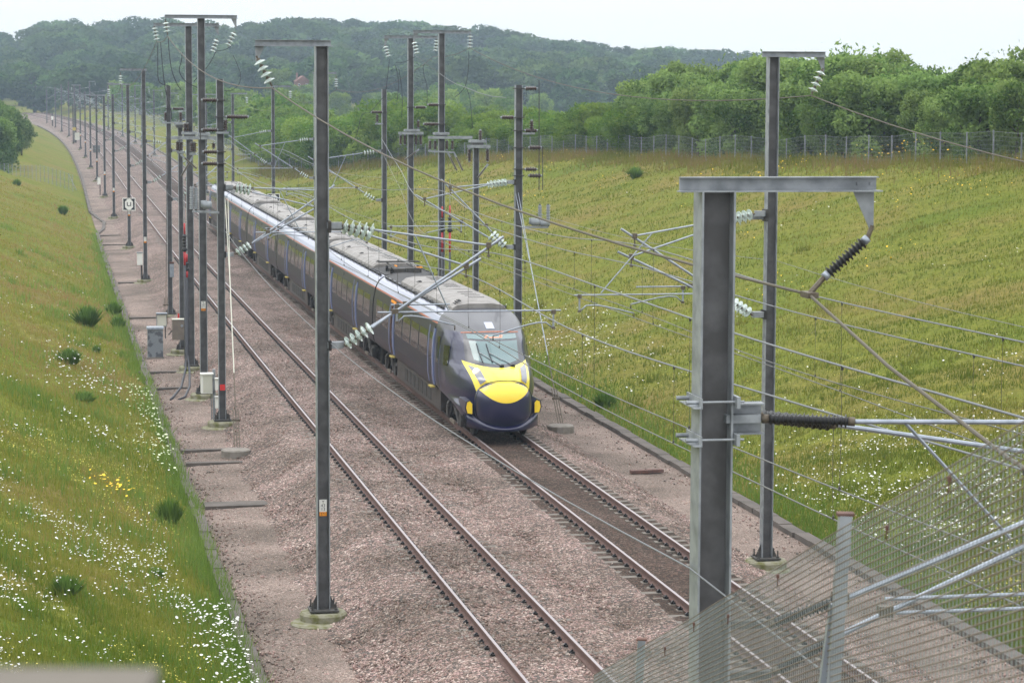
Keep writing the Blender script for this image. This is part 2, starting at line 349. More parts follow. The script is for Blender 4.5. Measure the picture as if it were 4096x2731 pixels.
# loose stones standing proud of the ballast and the cess
def stones(name, n, ylo, yhi, dfun, hfun, size, m):
    base = np.array([[1, 0, 0], [-1, 0, 0], [0, 1, 0], [0, -1, 0], [0, 0, 1], [0, 0, -1]], float); fc = np.array([[0, 2, 4], [2, 1, 4], [1, 3, 4], [3, 0, 4], [2, 0, 5], [1, 2, 5], [3, 1, 5], [0, 3, 5]])
    u = rng.random(n); Y = 1/(1/ylo + u*(1/yhi - 1/ylo)); d = dfun(n); P = TP(Y, d, hfun(Y, d))
    sc = size*(.6 + .9*rng.random((n, 1, 1)))*(.6 + .7*rng.random((n, 1, 3))); a = rng.random(n)*6.28; b = rng.random(n)*1.2 - .6
    Rz = np.zeros((n, 3, 3)); Rz[:, 0, 0] = np.cos(a); Rz[:, 0, 1] = -np.sin(a); Rz[:, 1, 0] = np.sin(a); Rz[:, 1, 1] = np.cos(a); Rz[:, 2, 2] = 1
    Rx = np.zeros((n, 3, 3)); Rx[:, 0, 0] = 1; Rx[:, 1, 1] = np.cos(b); Rx[:, 1, 2] = -np.sin(b); Rx[:, 2, 1] = np.sin(b); Rx[:, 2, 2] = np.cos(b)
    V = np.einsum('nij,nkj->nki', Rz @ Rx, (base[None] + rng.normal(0, .22, (n, 6, 3)))*sc) + P[:, None]
    F = (fc[None] + 6*np.arange(n)[:, None, None]).reshape(-1, 3)
    o = raw_mesh(name, V.reshape(-1, 3), F, m); o['kind'] = 'stuff'; o['label'] = 'loose pinkish stones lying on the track bed'; return o
BAL_D = [-3.4, -2.9, -1.75, -1.2, -.85, .85, 1.2, 1.75, 2.25, 2.75, 3.3, 3.65, 5.35, 5.75, 6.25, 7.2, 7.75]
BAL_H = [-.87, -.76, -.24, -.165, -.172, -.172, -.165, -.23, -.29, -.23, -.2, -.235, -.235, -.215, -.25, -.72, -.87]
def bal_d(n):
    d = rng.uniform(-3.2, 7.6, n); bad = ((d > 3.5) & (d < 5.5)) | (np.abs(np.abs(d) - .75) < .12) | (np.abs(np.abs(d - 4.5) - .75) < .12); d[bad] = rng.uniform(1.3, 3.2, bad.sum()); k = rng.random(n) < .13; d[k] = -3.1 - 1.8*rng.random(k.sum())**1.4; k = rng.random(n) < .05; d[k] = 7.5 + 2*rng.random(k.sum()); return d
stones('ballast_stones', 42000, 44, 120, bal_d, lambda Y, d: np.interp(d, BAL_D, BAL_H, left=-.87, right=-.87) + .005, .028, M['stone'])
# ------------------------------------------------------------------ cable troughs beside the cess, rails, sleepers
def trough_line(name, path, w, label):
    mb = MB(); hw = w/2
    Ya = np.array([p[0] for p in path]); da = np.array([p[1] for p in path])
    Yt = [path[0][0]]
    while Yt[-1] < path[-1][0]: Yt.append(Yt[-1] + 1.0*(1 + Yt[-1]/250))
    for a, b_ in zip(Yt[:-1], Yt[1:]):
        b2 = b_ - .03; da_, db = np.interp([a, b2], Ya, da); j = random.uniform(-.03, .03); t = random.uniform(-.012, .012)
        q = [TP(y, dd + sgn*hw + j, hh + t) for hh in (-1.2, -.765) for y, dd, sgn in ((a, da_, -1), (a, da_, 1), (b2, db, 1), (b2, db, -1))]
        mb.add(np.array(q), [(4, 5, 6, 7), (0, 1, 5, 4), (1, 2, 6, 5), (2, 3, 7, 6), (3, 0, 4, 7)])
    o = mb.build(name, M['trough']); return tag(o, label, 'cable trough')
trough_line('cable_trough', [(12, -5.08), (186, -5.0), (199, -4.92), (205, -4.35), (214, -4.1), (232, -4.95), (300, -4.7), (560, -4.8)], .26, 'concrete cable trough with lid slabs along the foot of the left-hand grass bank')
trough_line('cable_trough', [(12, 9.78), (300, 9.78), (560, 9.78)], .36, 'concrete cable trough with lid slabs edging the right-hand flowery bank')
RAIL = [(-.075, -.172), (.075, -.172), (.075, -.155), (.02, -.14), (.011, -.12), (.011, -.048), (.036, -.034), (.036, -.006), (.028, 0), (-.028, 0), (-.036, -.006), (-.036, -.034), (-.011, -.048), (-.011, -.12), (-.02, -.14), (-.075, -.155)]
def rail(d0, label):
    Yr = np.concatenate([np.arange(14, 130, 1.5), np.arange(130, 660, 5.)]); k = len(RAIL); mb = MB()
    V = np.concatenate([TP(Yr, d0 + a, b_)[:, None] for a, b_ in RAIL], 1).reshape(-1, 3)
    for j in range(k):
        mb_f = [(i*k + j, i*k + (j+1) % k, (i+1)*k + (j+1) % k, (i+1)*k + j) for i in range(len(Yr)-1)]
        if j == 0: mb.add(V, mb_f, 0)
        else: mb.f += mb_f; mb.m += [1 if j == 8 else 0]*len(mb_f)
    o = mb.build('rail', [M['rail_side'], M['rail_head']]); return tag(o, label, 'rail', 'running rails of the two tracks')
rail(-.7525, 'rusty rail nearest the left-hand cess on the empty track')
rail(.7525, 'rail of the empty left-hand track on the side towards the train')
rail(3.7475, 'rail under the near side wheels of the train')
rail(5.2525, 'outermost rail on the right, running under the far side of the train')
def sleeper_body(b):
    pr = [(-.15, 0), (.15, 0), (.115, 0), (.115, 0)]
    for x0, x1, z0, z1 in ((-1.25, -.5, -.165, -.17), (-.5, .5, -.23, -.23), (.5, 1.25, -.17, -.165)):
        V = [[x, s_*w, z] for x, zt in ((x0, z0), (x1, z1)) for s_, w, z in ((-1, .15, -.4), (1, .15, -.4), (1, .11, zt), (-1, .11, zt))]
        b.add(V, [(3, 2, 6, 7), (0, 3, 7, 4), (1, 5, 6, 2), (0, 1, 2, 3), (4, 7, 6, 5)])
def fastening(sx):
    def f(b):
        for o_ in (-.115, .115):
            b.box((sx*.7525 + o_, 0, -.15), (.09, .1, .05)); b.tube([(sx*.7525 + o_ - .03, -.05, -.12), (sx*.7525 + o_, 0, -.1), (sx*.7525 + o_ + .03, .05, -.12)], .014, 5)
        b.box((sx*.7525, 0, -.166), (.17, .2, .012))
    return f
ALONG = []
yy = 40.0
while yy < 460: ALONG.append(yy); yy += .6*math.cos(HEAD(yy))
sl_rest = MB(); nsl = 0
for tr in (0, 1):
    for i, y in enumerate(ALONG):
        near = (tr == 0 and 45.5 < y < 160) or (tr == 1 and 44 < y < 77)
        if near and nsl < 296:
            nsl += 1
            e = empty('sleeper', TP(y, 4.5*tr, random.uniform(-.006, .006)).tolist(), HEAD(y) + random.uniform(-.012, .012),
                      ('concrete sleeper of the empty left-hand track, its ends showing in the ballast', 'concrete sleeper in the oily ballast on the track in front of the train')[tr], 'sleeper', ('sleepers of the left-hand track', "sleepers ahead of the train")[tr])
            part('sleeper_block', e, 'slb', sleeper_body, M['sleeper_conc'])
            for sx in (-1, 1): part('rail_fastening', e, 'slf%d' % sx, fastening(sx), M['black_polymer'])
        elif y > 46:
            b = MB(); sleeper_body(b); R = Matrix.Rotation(HEAD(y), 3, 'Z'); p = TP(y, 4.5*tr, 0)
            sl_rest.add(np.concatenate(b.v) @ np.array(R).T + p, [f for f in b.f])
o = sl_rest.build('sleepers', M['sleeper_conc']); tag(o, 'concrete sleepers of both tracks far down the line', None, None, 'stuff')

# ------------------------------------------------------------------ overhead line masts
BZ = .6                                    # a mast's base lies this far below the rail head; local z = h + BZ
def text_mesh(txt, size, m):
    cu = bpy.data.curves.new('lettering', 'FONT'); cu.body = txt; cu.size = size; cu.align_x = 'CENTER'; cu.align_y = 'CENTER'
    ob = bpy.data.objects.new('lettering', cu); C.objects.link(ob); bpy.context.view_layer.update()
    me = bpy.data.meshes.new_from_object(ob.evaluated_get(bpy.context.evaluated_depsgraph_get())); bpy.data.objects.remove(ob); bpy.data.curves.remove(cu)
    me.materials.clear(); me.materials.append(m); return me
def put_text(parent, txt, size, loc, m, name='lettering'):
    o = bpy.data.objects.new(name, text_mesh(txt, size, m)); o.rotation_euler = (math.pi/2, 0, 0); o.location = loc; return link(o, parent)
def hbeam(D, B, z0, z1, tf=.018, tw=.012):
    def f(b):
        zc, L_ = (z0 + z1)/2, z1 - z0
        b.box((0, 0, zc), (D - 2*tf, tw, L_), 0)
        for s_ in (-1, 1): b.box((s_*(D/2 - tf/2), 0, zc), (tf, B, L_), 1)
    return f
def mast_foot(D, B):
    def f(b):
        b.box((0, 0, .015), (D + .34, B + .3, .035), 0)
        for sx in (-1, 1):
            b.prism([(sx*(D/2), .034), (sx*(D/2 + .14), .034), (sx*(D/2), .34)], 'y', -.012, .012, 0)
            for sy in (-1, 1):
                b.tube([(sx*(D/2 + .11), sy*(B/2 + .06), .03), (sx*(D/2 + .11), sy*(B/2 + .06), .2)], .018, 6, 0)
                b.box((sx*(D/2 + .11), sy*(B/2 + .06), .05), (.06, .06, .035), 0)
    return f
def foundation(b):
    b.lathe((0, 0, -.6), (0, 0, -.03), [(0, .5), (.92, .5), (1, .46)], 18)
    b.lathe((-.1, -.22, -.8), (-.1, -.22, -.2), [(0, .62), (.95, .62), (1, .58)], 14)
def disc_string(p0, p1, n=4, r=.13):
    def f(b):
        a, c = np.array(p0, float), np.array(p1, float); Ln = np.linalg.norm(c - a); u = (c - a)/Ln; pit = .14
        b.tube([a, c], .022, 6, 1); s0 = (Ln - pit*(n - 1))/2
        for i in range(n):
            q = a + u*(s0 + i*pit)
            b.lathe(q - u*.05, q + u*.05, [(0, .035), (.25, .05), (.45, r*.75), (.62, r), (.72, r), (.74, r*.5), (1, .03)], 14, 0)
            b.lathe(q - u*.075, q - u*.02, [(0, .03), (.3, .045), (1, .045)], 8, 1)
    return f
def ribbed(p0, p1, r=.06, pitch=.05, core=.035, cap=.05, n=10):
    def f(b):
        a, c = np.array(p0, float), np.array(p1, float); Ln = np.linalg.norm(c - a); u = (c - a)/Ln
        b.lathe(a, a + u*cap, [(0, .04), (1, .04)], 8, 1); b.lathe(c - u*cap, c, [(0, .04), (1, .04)], 8, 1)
        k = max(3, int((Ln - 2*cap)/pitch)); pr = [(0, core)]
        for i in range(k):
            t = (i + .5)/k; rr = r if i % 2 == 0 else r*.86; e = .34/k
            pr += [(t - e, core), (t - .06/k, rr), (t + .06/k, rr), (t + e*.7, core)]
        pr += [(1, core)]; b.lathe(a + u*cap, c - u*cap, pr, n, 0)
    return f
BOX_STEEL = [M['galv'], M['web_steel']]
def arm_part(mast, x0, x1, zt, gus, hgt=.13):
    def f(b):
        b.box(((x0 + x1)/2, -.01, zt - hgt/2), (x1 - x0, .012, hgt)); b.box(((x0 + x1)/2, -.075, zt - hgt + .006), (x1 - x0 + .04, .14, .011)); b.box(((x0 + x1)/2, -.05, zt - .005), (x1 - x0, .08, .009))
        for gx, inw in gus: b.prism([(gx, zt - hgt), (gx + inw*.19, zt - hgt), (gx + inw*.035, zt - hgt - .33), (gx, zt - hgt - .33)], 'y', -.022, -.008)
        for gx, inw in gus:
            for o_ in (.03, .15): b.tube([(gx + inw*o_, -.03, zt - hgt*.5), (gx + inw*o_, .02, zt - hgt*.5)], .014, 6)
    return part('crossarm', mast, ('arm', x0, x1, zt, tuple(gus)), f, M['galv'])
def curve3(p0, p1, bulge, n=9):
    p0, p1 = np.array(p0, float), np.array(p1, float); t = np.linspace(0, 1, n)[:, None]
    return p0 + (p1 - p0)*t + np.array([0, 0, 1.])*bulge*np.sin(np.pi*np.sqrt(t))
def cantilever(mast, sg, c, kind):
    """c: dict of heights over the rail and distances from the mast towards the track"""
    y = c.get('y', 0.); P_ = lambda x, h, dy=0.: (sg*x, y*min(1, x/1.2) + dy, h + BZ)
    ht, hb, xc, hcl = c['ht'], c['hb'], c['xc'], c['hcl']; ib = c.get('ib', .45)
    key = ('cant', sg, kind, tuple(sorted((k, v) for k, v in c.items() if not isinstance(v, dict))))
    dx = xc - .45; top = lambda x: ht + (hcl - ht)*(x - .45)/dx
    bx0 = ib; slope = (hcl - .04 - hb)/(xc - bx0); bot = lambda x: hb + slope*(x - bx0)
    xi = c.get('xi', .62); xb1 = bx0 + xi*.9; xe = c.get('xe', xc + .32)
    def tubes(b):
        b.tube([P_(.45 + xi, top(.45 + xi)), P_(xc, hcl)], .022, 8, 0)
        b.tube([P_(xb1, bot(xb1)), P_(xe, bot(xe))], .028, 8, 0)
        b.box(P_(xc, hcl), (.1, .1, .12), 1); b.tube([P_(xc, hcl), P_(xc, hcl - .2)], .016, 6, 1); b.box(P_(xc, hcl - .22), (.05, .12, .05), 1)
        r0, r1, hr = c['r0'], c['r1'], c['hr']
        b.tube([P_(r0, hr), P_(r1, hr)], .018, 8, 0); xr = max(min(r0, r1), bx0 + (hr - hb)/slope)
        b.box(P_(bx0 + (hr - hb)/slope, hr + .02), (.13, .1, .1), 1)
        if c.get('stay'): b.tube([P_(c['stay'][0], top(c['stay'][0])), P_(c['stay'][1], c.get('sh', hr + .04))], .016, 6, 0)
        b.box(P_(c['dx'], hr - .03), (.09, .07, .09), 1); b.box(P_(c['dx'], hr - .21), (.035, .035, .36), 0); b.box(P_(c['dx'], hr - .37), (.07, .06, .05), 1)
        for fx in (xb1 + .06, .45 + xi + .05): pass
    cn = part('cantilever', mast, key, tubes, [M['galv_tube'], M['clamp']])
    for h, x1 in ((ht, .45), (hb, ib)):
        def br(b):
            b.box(P_((.1 + x1)/2 - .02, h), (max(.06, x1 - .14), .1, .13 if kind == 'glass' else .07), 0 if kind == 'glass' or h == ht else 1)
            if kind == 'glass': b.box((c['D']/2*sg + .01*sg, -.005, h + BZ), (.06, c['D'] + .1, .2), 1)
        part('mast_bracket', mast, key + ('br', h), br, [M['galv'], M['dark_steel']])
    ty = (lambda a, b_: disc_string(a, b_, c.get('nd', 5 if c['D'] > .255 else 4), .132)) if kind == 'glass' else (lambda a, b_: ribbed(a, b_, .062, .036, .036, .06, 14))
    mm = [M['glass_disc'], M['clamp']] if kind == 'glass' else [M['black_polymer'], M['clamp']]
    part('insulator', cn, key + ('i0',), ty(P_(.42, ht), P_(.45 + xi, top(.45 + xi))), mm, smooth=kind != 'glass')
    part('insulator', cn, key + ('i1',), ty(P_(bx0, hb), P_(xb1, bot(xb1))), mm, smooth=kind != 'glass')
    def arm(b):
        p = curve3(P_(c['dx'], c['hr'] - .38), P_(c['tx'], c['th'] + .1), .16)
        b.tube(p, .017, 7, 0); b.tube([p[-1], P_(c['tx'], c['th'] + .0)], .014, 6, 1)
    part('steady_arm', cn, key + ('sa',), arm, [M['galv_tube'], M['clamp']], smooth=True)
def number_plate(mast, D, h, lines, num):
    y = -.011 - .006
    pl = part('number_plate', mast, ('np', round(h, 2)), lambda b: (b.box((0, y, h + BZ), (.16, .006, .26), 0), b.box((0, y - .001, h + BZ - .175), (.15, .006, .085), 1)), [M['white_paint'], M['orange_plate']])
    if lines:
        for i, t in enumerate(lines): put_text(pl, t, .095, (0, y - .006, h + BZ + .078 - .078*i), M['black_paint'])
        if num: put_text(pl, num, .075, (0, y - .008, h + BZ - .175), M['black_paint'])
def feeder_insulator(mast, p0, p1, n=4):
    part('insulator', mast, ('fi', p0, p1), disc_string((p0[0], -.015, p0[1] + BZ), (p1[0], -.015, p1[1] + BZ), n, .125), [M['glass_disc'], M['clamp']])
def single(D, alt=0, **k):
    c = dict(ht=7.5, hb=5.1, xc=3.45, hcl=7.08, r0=1.12, r1=5.0, hr=5.7, dx=4.84, tx=3.55, th=5.08, D=D, stay=(1.9, 2.6)) if alt == 0 else \
        dict(ht=7.5, hb=5.1, xc=2.95, hcl=7.0, r0=1.1, r1=2.75, hr=5.78, dx=1.62, tx=2.9, th=5.08, D=D)
    c.update(k); return c
def mast(Y, d, sg, D, top, label, arms=(), hang=(), cants=(), plate=None, extras=(), kind='glass', name='overhead_line_mast', group='masts along the railway', foot=True, lean=0.):
    e = empty(name, TP(Y, d, -BZ).tolist(), HEAD(Y), label, 'mast', group)
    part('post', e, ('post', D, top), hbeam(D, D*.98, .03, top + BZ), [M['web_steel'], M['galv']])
    part('base_plate', e, ('foot', D), mast_foot(D, D*.98), M['dark_steel'])
    if foot: part('foundation', e, ('fnd',), foundation, M['mossy'])
    for x0, x1, gus in arms: arm_part(e, x0, x1, top + BZ + .13, gus)
    for p0, p1, n in hang: feeder_insulator(e, p0, p1, n)
    for c in cants: cantilever(e, sg, c, kind)
    if plate: number_plate(e, D, *plate)
    for t, x0, h0, x1, h1 in extras:
        a, b_ = (x0, -.12, h0 + BZ), (x1, -.12, h1 + BZ)
        if t in 'iv':
            part('insulator', e, ('x', t, x0, h0, x1, h1, round(Y)), ribbed(a, b_, .095, .055, .05, .05), [M['brown_ceramic'], M['grey_ceramic']], True)
            if t == 'i' and abs(h0 - h1) < .02: part('pole_band', e, ('pb', h0, D), lambda b: b.box((0, -.005, h0 + BZ), (D + .1, D + .06, .035)), M['dark_steel'])
        elif t == 'beam': part('switch_beam', e, ('bm', x0, x1, h0), lambda b: (b.box(((x0 + x1)/2, -.2, h0 + BZ), (x1 - x0, .09, .12)), b.box(((x0 + x1)/2, -.02, h0 + BZ), (x1 - x0, .08, .11))), M['galv'])
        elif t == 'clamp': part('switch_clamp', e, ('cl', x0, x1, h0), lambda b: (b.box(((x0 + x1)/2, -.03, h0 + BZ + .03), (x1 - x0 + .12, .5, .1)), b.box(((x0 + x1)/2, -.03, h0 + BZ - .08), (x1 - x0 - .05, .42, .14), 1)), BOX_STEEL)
        elif t == 'bar': part('bracket', e, ('br', x0, x1, h0), lambda b: b.beam(a, b_, .1, .07), M['galv'])
        elif t == 'bus': part('busbar', e, ('bs', x0, h0, h1), lambda b: b.tube([a, b_], .016, 8), M['dark_steel'])
        elif t == 'rod': part('switch_blade', e, ('rd', x0, h0, x1), lambda b: (b.beam(a, b_, .055, .07, 0), b.beam(np.array(b_)*.25 + np.array(a)*.75, b_, .075, .05, 1)), [M['galv'], M['clamp']])
        elif t == 'vt': part('voltage_transformer', e, ('vt', x0, h0), ribbed(a, b_, .085, .055, .055, .04, 12), [M['grey_ceramic'], M['black_polymer']], True)
        elif t == 'tank': part('transformer_tank', e, ('tk', x0, h0), lambda b: (b.lathe((x0 - .17, -.12, h0 + BZ + .12), (x0 + .14, -.12, h0 + BZ + .12), [(0, .08), (.1, .13), (.9, .13), (1, .08)], 12), b.box((x0 - .12, -.12, h0 + BZ + .16), (.2, .2, .22))), M['grey_ceramic'], True)
    return e
GL = [(-1.36, 1)]
NB = dict(nd=4)
m1 = mast(52.7, -3.26, 1, .27, 11.18, 'tall dark steel mast with number plate Y 43 13, standing alone before the train', [(-1.36, .2, GL)], [((-1.34, 10.98), (-1.02, 10.36), 4)],
     [single(.27, 0, y=-.35, hb=5.0), dict(ht=7.45, hb=5.0, xc=3.1, hcl=6.6, r0=1.5, r1=2.75, hr=5.79, dx=1.62, tx=2.86, th=5.24, D=.27, y=.4, ib=.5)], (1.62, ('Y', '43', '13'), '271'), foot=True)
CB = dict(kind='black')
r1 = mast(22.31, -3.17, 1, .3, 9.27, 'big near galvanised mast behind the mesh fence with black ribbed insulators', [(-.32, 1.45, [(1.43, -1)])], (),
     [dict(ht=7.3, hb=5.48, xc=4.9, hcl=7.2, r0=1.5, r1=4.9, hr=5.71, dx=4.7, tx=3.8, th=5.9, D=.3, y=-.3, xi=.75, ib=.5, xe=5.2, stay=(1.65, 2.65), sh=6.22),
      dict(ht=7.3, hb=4.99, xc=4.4, hcl=6.68, r0=1.8, r1=4.9, hr=5.46, dx=4.7, tx=3.8, th=5.3, D=.3, y=.25, xi=.75, ib=.62, xe=4.8)], kind='black')
part('insulator', r1, 'r1fi', ribbed((1.38, -.015, 8.86 + BZ), (.99, -.015, 8.52 + BZ), .058, .036, .028, .05, 12), [M['black_polymer'], M['galv_tube']], True)
part('shackle', r1, 'r1sh', lambda b: (b.tube([(1.42, -.015, 8.97 + BZ), (1.38, -.015, 8.86 + BZ)], .022, 6), b.tube([(.99, -.015, 8.52 + BZ), (.86, -.015, 8.38 + BZ)], .025, 6), b.box((.86, -.015, 8.37 + BZ), (.1, .22, .05))), M['clamp'])
def rods(b):
    for h in (7.46, 7.13):
        for s_ in (-1, 1): b.tube([(-.24, s_*.17, h + BZ), (.24, s_*.17, h + BZ)], .012, 6)
        b.box((-.165, -.02, h + BZ), (.012, .52, .09)); b.box((-.2, -.02, h + BZ - .04), (.07, .52, .01)); b.box((.17, -.02, h + BZ), (.03, .46, .1))
        for s_ in (-1, 1): b.tube([(-.28, s_*.17, h + BZ), (-.16, s_*.17, h + BZ)], .02, 6)
    b.box((.31, 0, 7.3 + BZ), (.26, .014, .28)); b.box((.31, -.06, 7.43 + BZ), (.26, .12, .014)); b.box((.31, -.06, 7.17 + BZ), (.26, .12, .014))
part('clamp_rods', r1, 'r1rods', rods, M['galv'])
r2 = mast(56.9, 7.65, -1, .25, 11.1, 'tall dark mast on the right bank side of the tracks, behind the big near mast', [(-.26, 1.25, [(1.23, -1)])], [((1.2, 10.85), (.93, 10.25), 4)],
     [dict(ht=7.5, hb=5.15, xc=3.32, hcl=7.02, r0=1.9, r1=4.72, hr=5.68, dx=4.6, tx=3.32, th=5.15, D=.25, y=-.35, stay=(2.9, 4.1)), dict(ht=7.42, hb=5.15, xc=3.22, hcl=6.5, r0=1.9, r1=3.1, hr=5.79, dx=1.98, tx=3.22, th=5.29, D=.25, y=.4)])
EX = {
'L2': [('i', -.07, 10.06, -.63, 10.06), ('i', -.07, 9.08, -.63, 9.08), ('i', -.08, 8.36, -.6, 8.36), ('i', -.08, 7.97, -.64, 7.97), ('i', .17, 9.51, .94, 9.51), ('v', .17, 9.02, .17, 9.46), ('bar', -.16, 8.99, .27, 8.99), ('bus', -.65, 10.14, -.67, 7.68), ('bar', -.06, 6.35, -.95, 6.4), ('vt', -.97, 6.42, -.96, 7.25), ('vt', -.83, 6.42, -.82, 7.22), ('tank', -.44, 6.48, -.44, 6.72)],
'L3': [('clamp', -.1, 8.79, .22, 8.79), ('beam', -1.12, 8.69, .54, 8.69), ('i', -.89, 8.59, -.89, 8.19), ('i', -.75, 8.59, -.76, 8.19), ('i', -.38, 8.56, -.38, 8.14), ('i', -.28, 8.56, -.28, 8.14), ('i', .42, 8.54, .41, 8.28), ('rod', -.35, 8.0, -.76, 7.31), ('rod', -.78, 8.1, -.21, 7.58), ('bar', -.92, 8.17, -.66, 8.17), ('bar', -.46, 8.11, -.23, 8.11)],
'L4': [('clamp', -.24, 8.69, .25, 8.69), ('i', -.18, 8.73, -.18, 9.15), ('v', -.07, 8.73, -.07, 9.15)],
'L6': [('i', .16, 9.55, .78, 9.55), ('v', -.16, 8.91, -.16, 9.42), ('bar', -.3, 8.86, .12, 8.86)],
'R3': [('i', .18, 10.5, .66, 10.5), ('i', .19, 9.02, .67, 9.02), ('i', .33, 8.42, .82, 8.42), ('i', .2, 7.66, .67, 7.65), ('i', .33, 7.43, .83, 7.42), ('v', .45, 8.94, .45, 9.41), ('bar', .13, 8.92, .56, 8.92), ('bus', .71, 10.79, .73, 6.92), ('bus', .85, 8.47, .86, 6.92), ('i', -.16, 9.48, -.67, 9.48), ('bar', .11, 5.61, 1.07, 5.6), ('vt', .77, 5.67, .76, 6.43), ('vt', 1.07, 5.63, 1.06, 6.43), ('tank', .61, 5.66, .61, 5.92), ('tank', .93, 5.63, .93, 5.85)],
'R4': [('clamp', -.2, 8.46, .28, 8.46), ('beam', -.34, 8.29, .53, 8.29), ('v', .15, 8.48, .15, 8.95), ('i', -.28, 8.22, -.28, 7.68), ('i', .44, 8.22, .44, 7.68), ('rod', .46, 7.61, .05, 7.08)],
'R5': [('clamp', -.28, 8.62, .24, 8.62), ('beam', -.58, 8.49, 1.29, 8.49), ('i', -.51, 8.39, -.51, 7.95), ('i', -.29, 8.39, -.29, 7.95), ('i', .21, 8.39, .21, 7.95), ('i', .45, 8.39, .45, 7.95), ('i', -.12, 9.86, -.62, 9.86), ('i', -.12, 9.05, -.81, 9.05), ('bar', -.58, 7.92, .53, 7.86), ('rod', .53, 7.84, .89, 7.1), ('rod', .26, 7.84, .64, 7.1)],
'R6': [('clamp', -.23, 8.63, .34, 8.63), ('beam', -.57, 8.53, .57, 8.53), ('i', -.47, 8.47, -.48, 7.98), ('i', -.28, 8.47, -.28, 7.98), ('i', .24, 8.47, .24, 7.98), ('i', .46, 8.47, .46, 7.98), ('v', .34, 8.74, .34, 9.14), ('i', .18, 9.71, .72, 9.71), ('rod', .38, 7.79, -.28, 7.31)],
'R7': [('i', -.08, 9.42, -.68, 9.42), ('v', -.36, 8.9, -.36, 9.34), ('bar', -.46, 8.85, -.08, 8.85)],
}
TWO = lambda D: [single(D, 0, y=-.35, ht=7.2, hb=4.95), dict(ht=7.15, hb=4.95, xc=3.2, hcl=6.5, r0=1.5, r1=2.9, hr=5.79, dx=1.62, tx=2.95, th=5.4, D=D, y=.4)]
BOTH = [(-1.3, 1.3, [(1.28, -1)])]; BOTHR = [(-1.22, 1.25, [(-1.2, 1)])]
l2 = mast(84.1, -3.17, 1, .24, 10.76, 'flat topped dark post with four brown ribbed insulators and a white stay rod beside it', cants=TWO(.24), extras=EX['L2'])
l3 = mast(92.0, -3.28, 1, .27, 12.98, 'tallest left-hand mast with a wide T-shaped top arm and white number plate', BOTH, [((-1.28, 12.95), (-1.2, 12.38), 3), ((1.2, 12.5), (.96, 12.0), 4)], (), (2.62, ('Y', '43', '17'), '273'), EX['L3'])
l4 = mast(101.3, -3.2, 1, .27, 12.95, 'T-shaped mast just left of and behind the tallest left-hand mast', [(-1.37, 1.22, [(1.2, -1)])], [((-1.34, 12.92), (-1.25, 12.4), 4), ((1.12, 12.45), (.95, 11.95), 4)], (), None, EX['L4'])
l5 = mast(108.0, -3.2, 1, .2, 9.1, 'short steel post with a red sleeved cable, left of the T-shaped masts', extras=[('clamp', -.2, 9.0, .25, 9.0), ('v', .02, 9.1, .02, 9.55)])
l6 = mast(125.1, -2.85, 1, .23, 10.68, 'plain lighter grey mast with one brown insulator, behind the blue grey cabinet', cants=[single(.23, 1, xc=2.7)], extras=EX['L6'])
r3 = mast(87.8, 7.6, -1, .26, 10.62, 'light grey mast right of the train nose carrying brown insulators and two transformers', cants=[dict(c_, ht=7.2, hb=4.9) for c_ in ([dict(ht=7.2, hb=4.9, xc=2.5, hcl=7.03, r0=1.9, r1=4.72, hr=5.68, dx=4.6, tx=3.0, th=5.1, D=.26, y=-.35)] + [dict(ht=7.2, hb=4.9, xc=3.3, hcl=6.6, r0=1.9, r1=3.1, hr=5.79, dx=1.98, tx=3.22, th=5.3, D=.26, y=.4)])], extras=EX['R3'])
r4 = mast(96.4, 7.57, -1, .22, 8.4, 'short switch post between the T-shaped masts and the light grey mast above the train', extras=EX['R4'])
r5 = mast(105.2, 7.62, -1, .26, 12.85, 'taller T-shaped mast above the train roof, on the right of its pair', BOTHR, [((-1.17, 12.5), (-1.05, 12.0), 4), ((1.22, 12.8), (1.2, 12.25), 4)], (), None, EX['R5'])
r6 = mast(114.2, 7.62, -1, .26, 12.84, 'T-shaped mast above the train roof, on the left of its pair', BOTHR, [((-1.17, 12.5), (-1.02, 12.0), 4), ((1.2, 12.8), (1.15, 12.25), 4)], (), None, EX['R6'])
r7 = mast(123.0, 7.6, -1, .24, 10.55, 'plain mast on the right of the train with a brown insulator and bracket', cants=[single(.24, 0)], extras=EX['R7'])
ORD = ['first', 'second', 'third', 'fourth', 'fifth', 'sixth', 'seventh', 'eighth', 'ninth', 'tenth', 'eleventh', 'twelfth', 'thirteenth', 'fourteenth']
LEFT = [(148.4, -3.15, 11.6, 1), (179.9, -3.06, 10.8, 1), (219.8, -3.11, 10.0, 0), (259.0, -3.03, 9.6, 1), (299.0, -3.05, 9.3, 0), (338.2, -3.08, 8.95, 1), (377.9, -2.98, 9.1, 0), (413.5, -2.88, 9.7, 1), (448.0, -2.8, 9.4, 0), (482.1, -2.6, 9.8, 0), (511.0, -2.7, 8.9, 0), (538.9, -2.4, 8.1, 0), (570.1, -2.15, 7.0, 0)]
for i, (Y, d, top, arm) in enumerate(LEFT):
    lab = {0: 'mast with a white cabinet at its foot, nearest of the long left-hand row', 1: 'mast carrying the square black and white U board, in the left-hand row'}.get(i, 'grey mast in the long left-hand row, %s beyond the mast with the U board' % ORD[i - 2])
    a = [(-1.36, .2, ())] if arm else ()
    mast(Y, d, 1, .23, top, lab, a, [((-1.33, top - .1), (-1.32, top - .95), 4)] if arm else (), [single(.23, i % 2, nd=4)], (1.75, None, None) if i < 8 else None, group='left-hand row of masts')
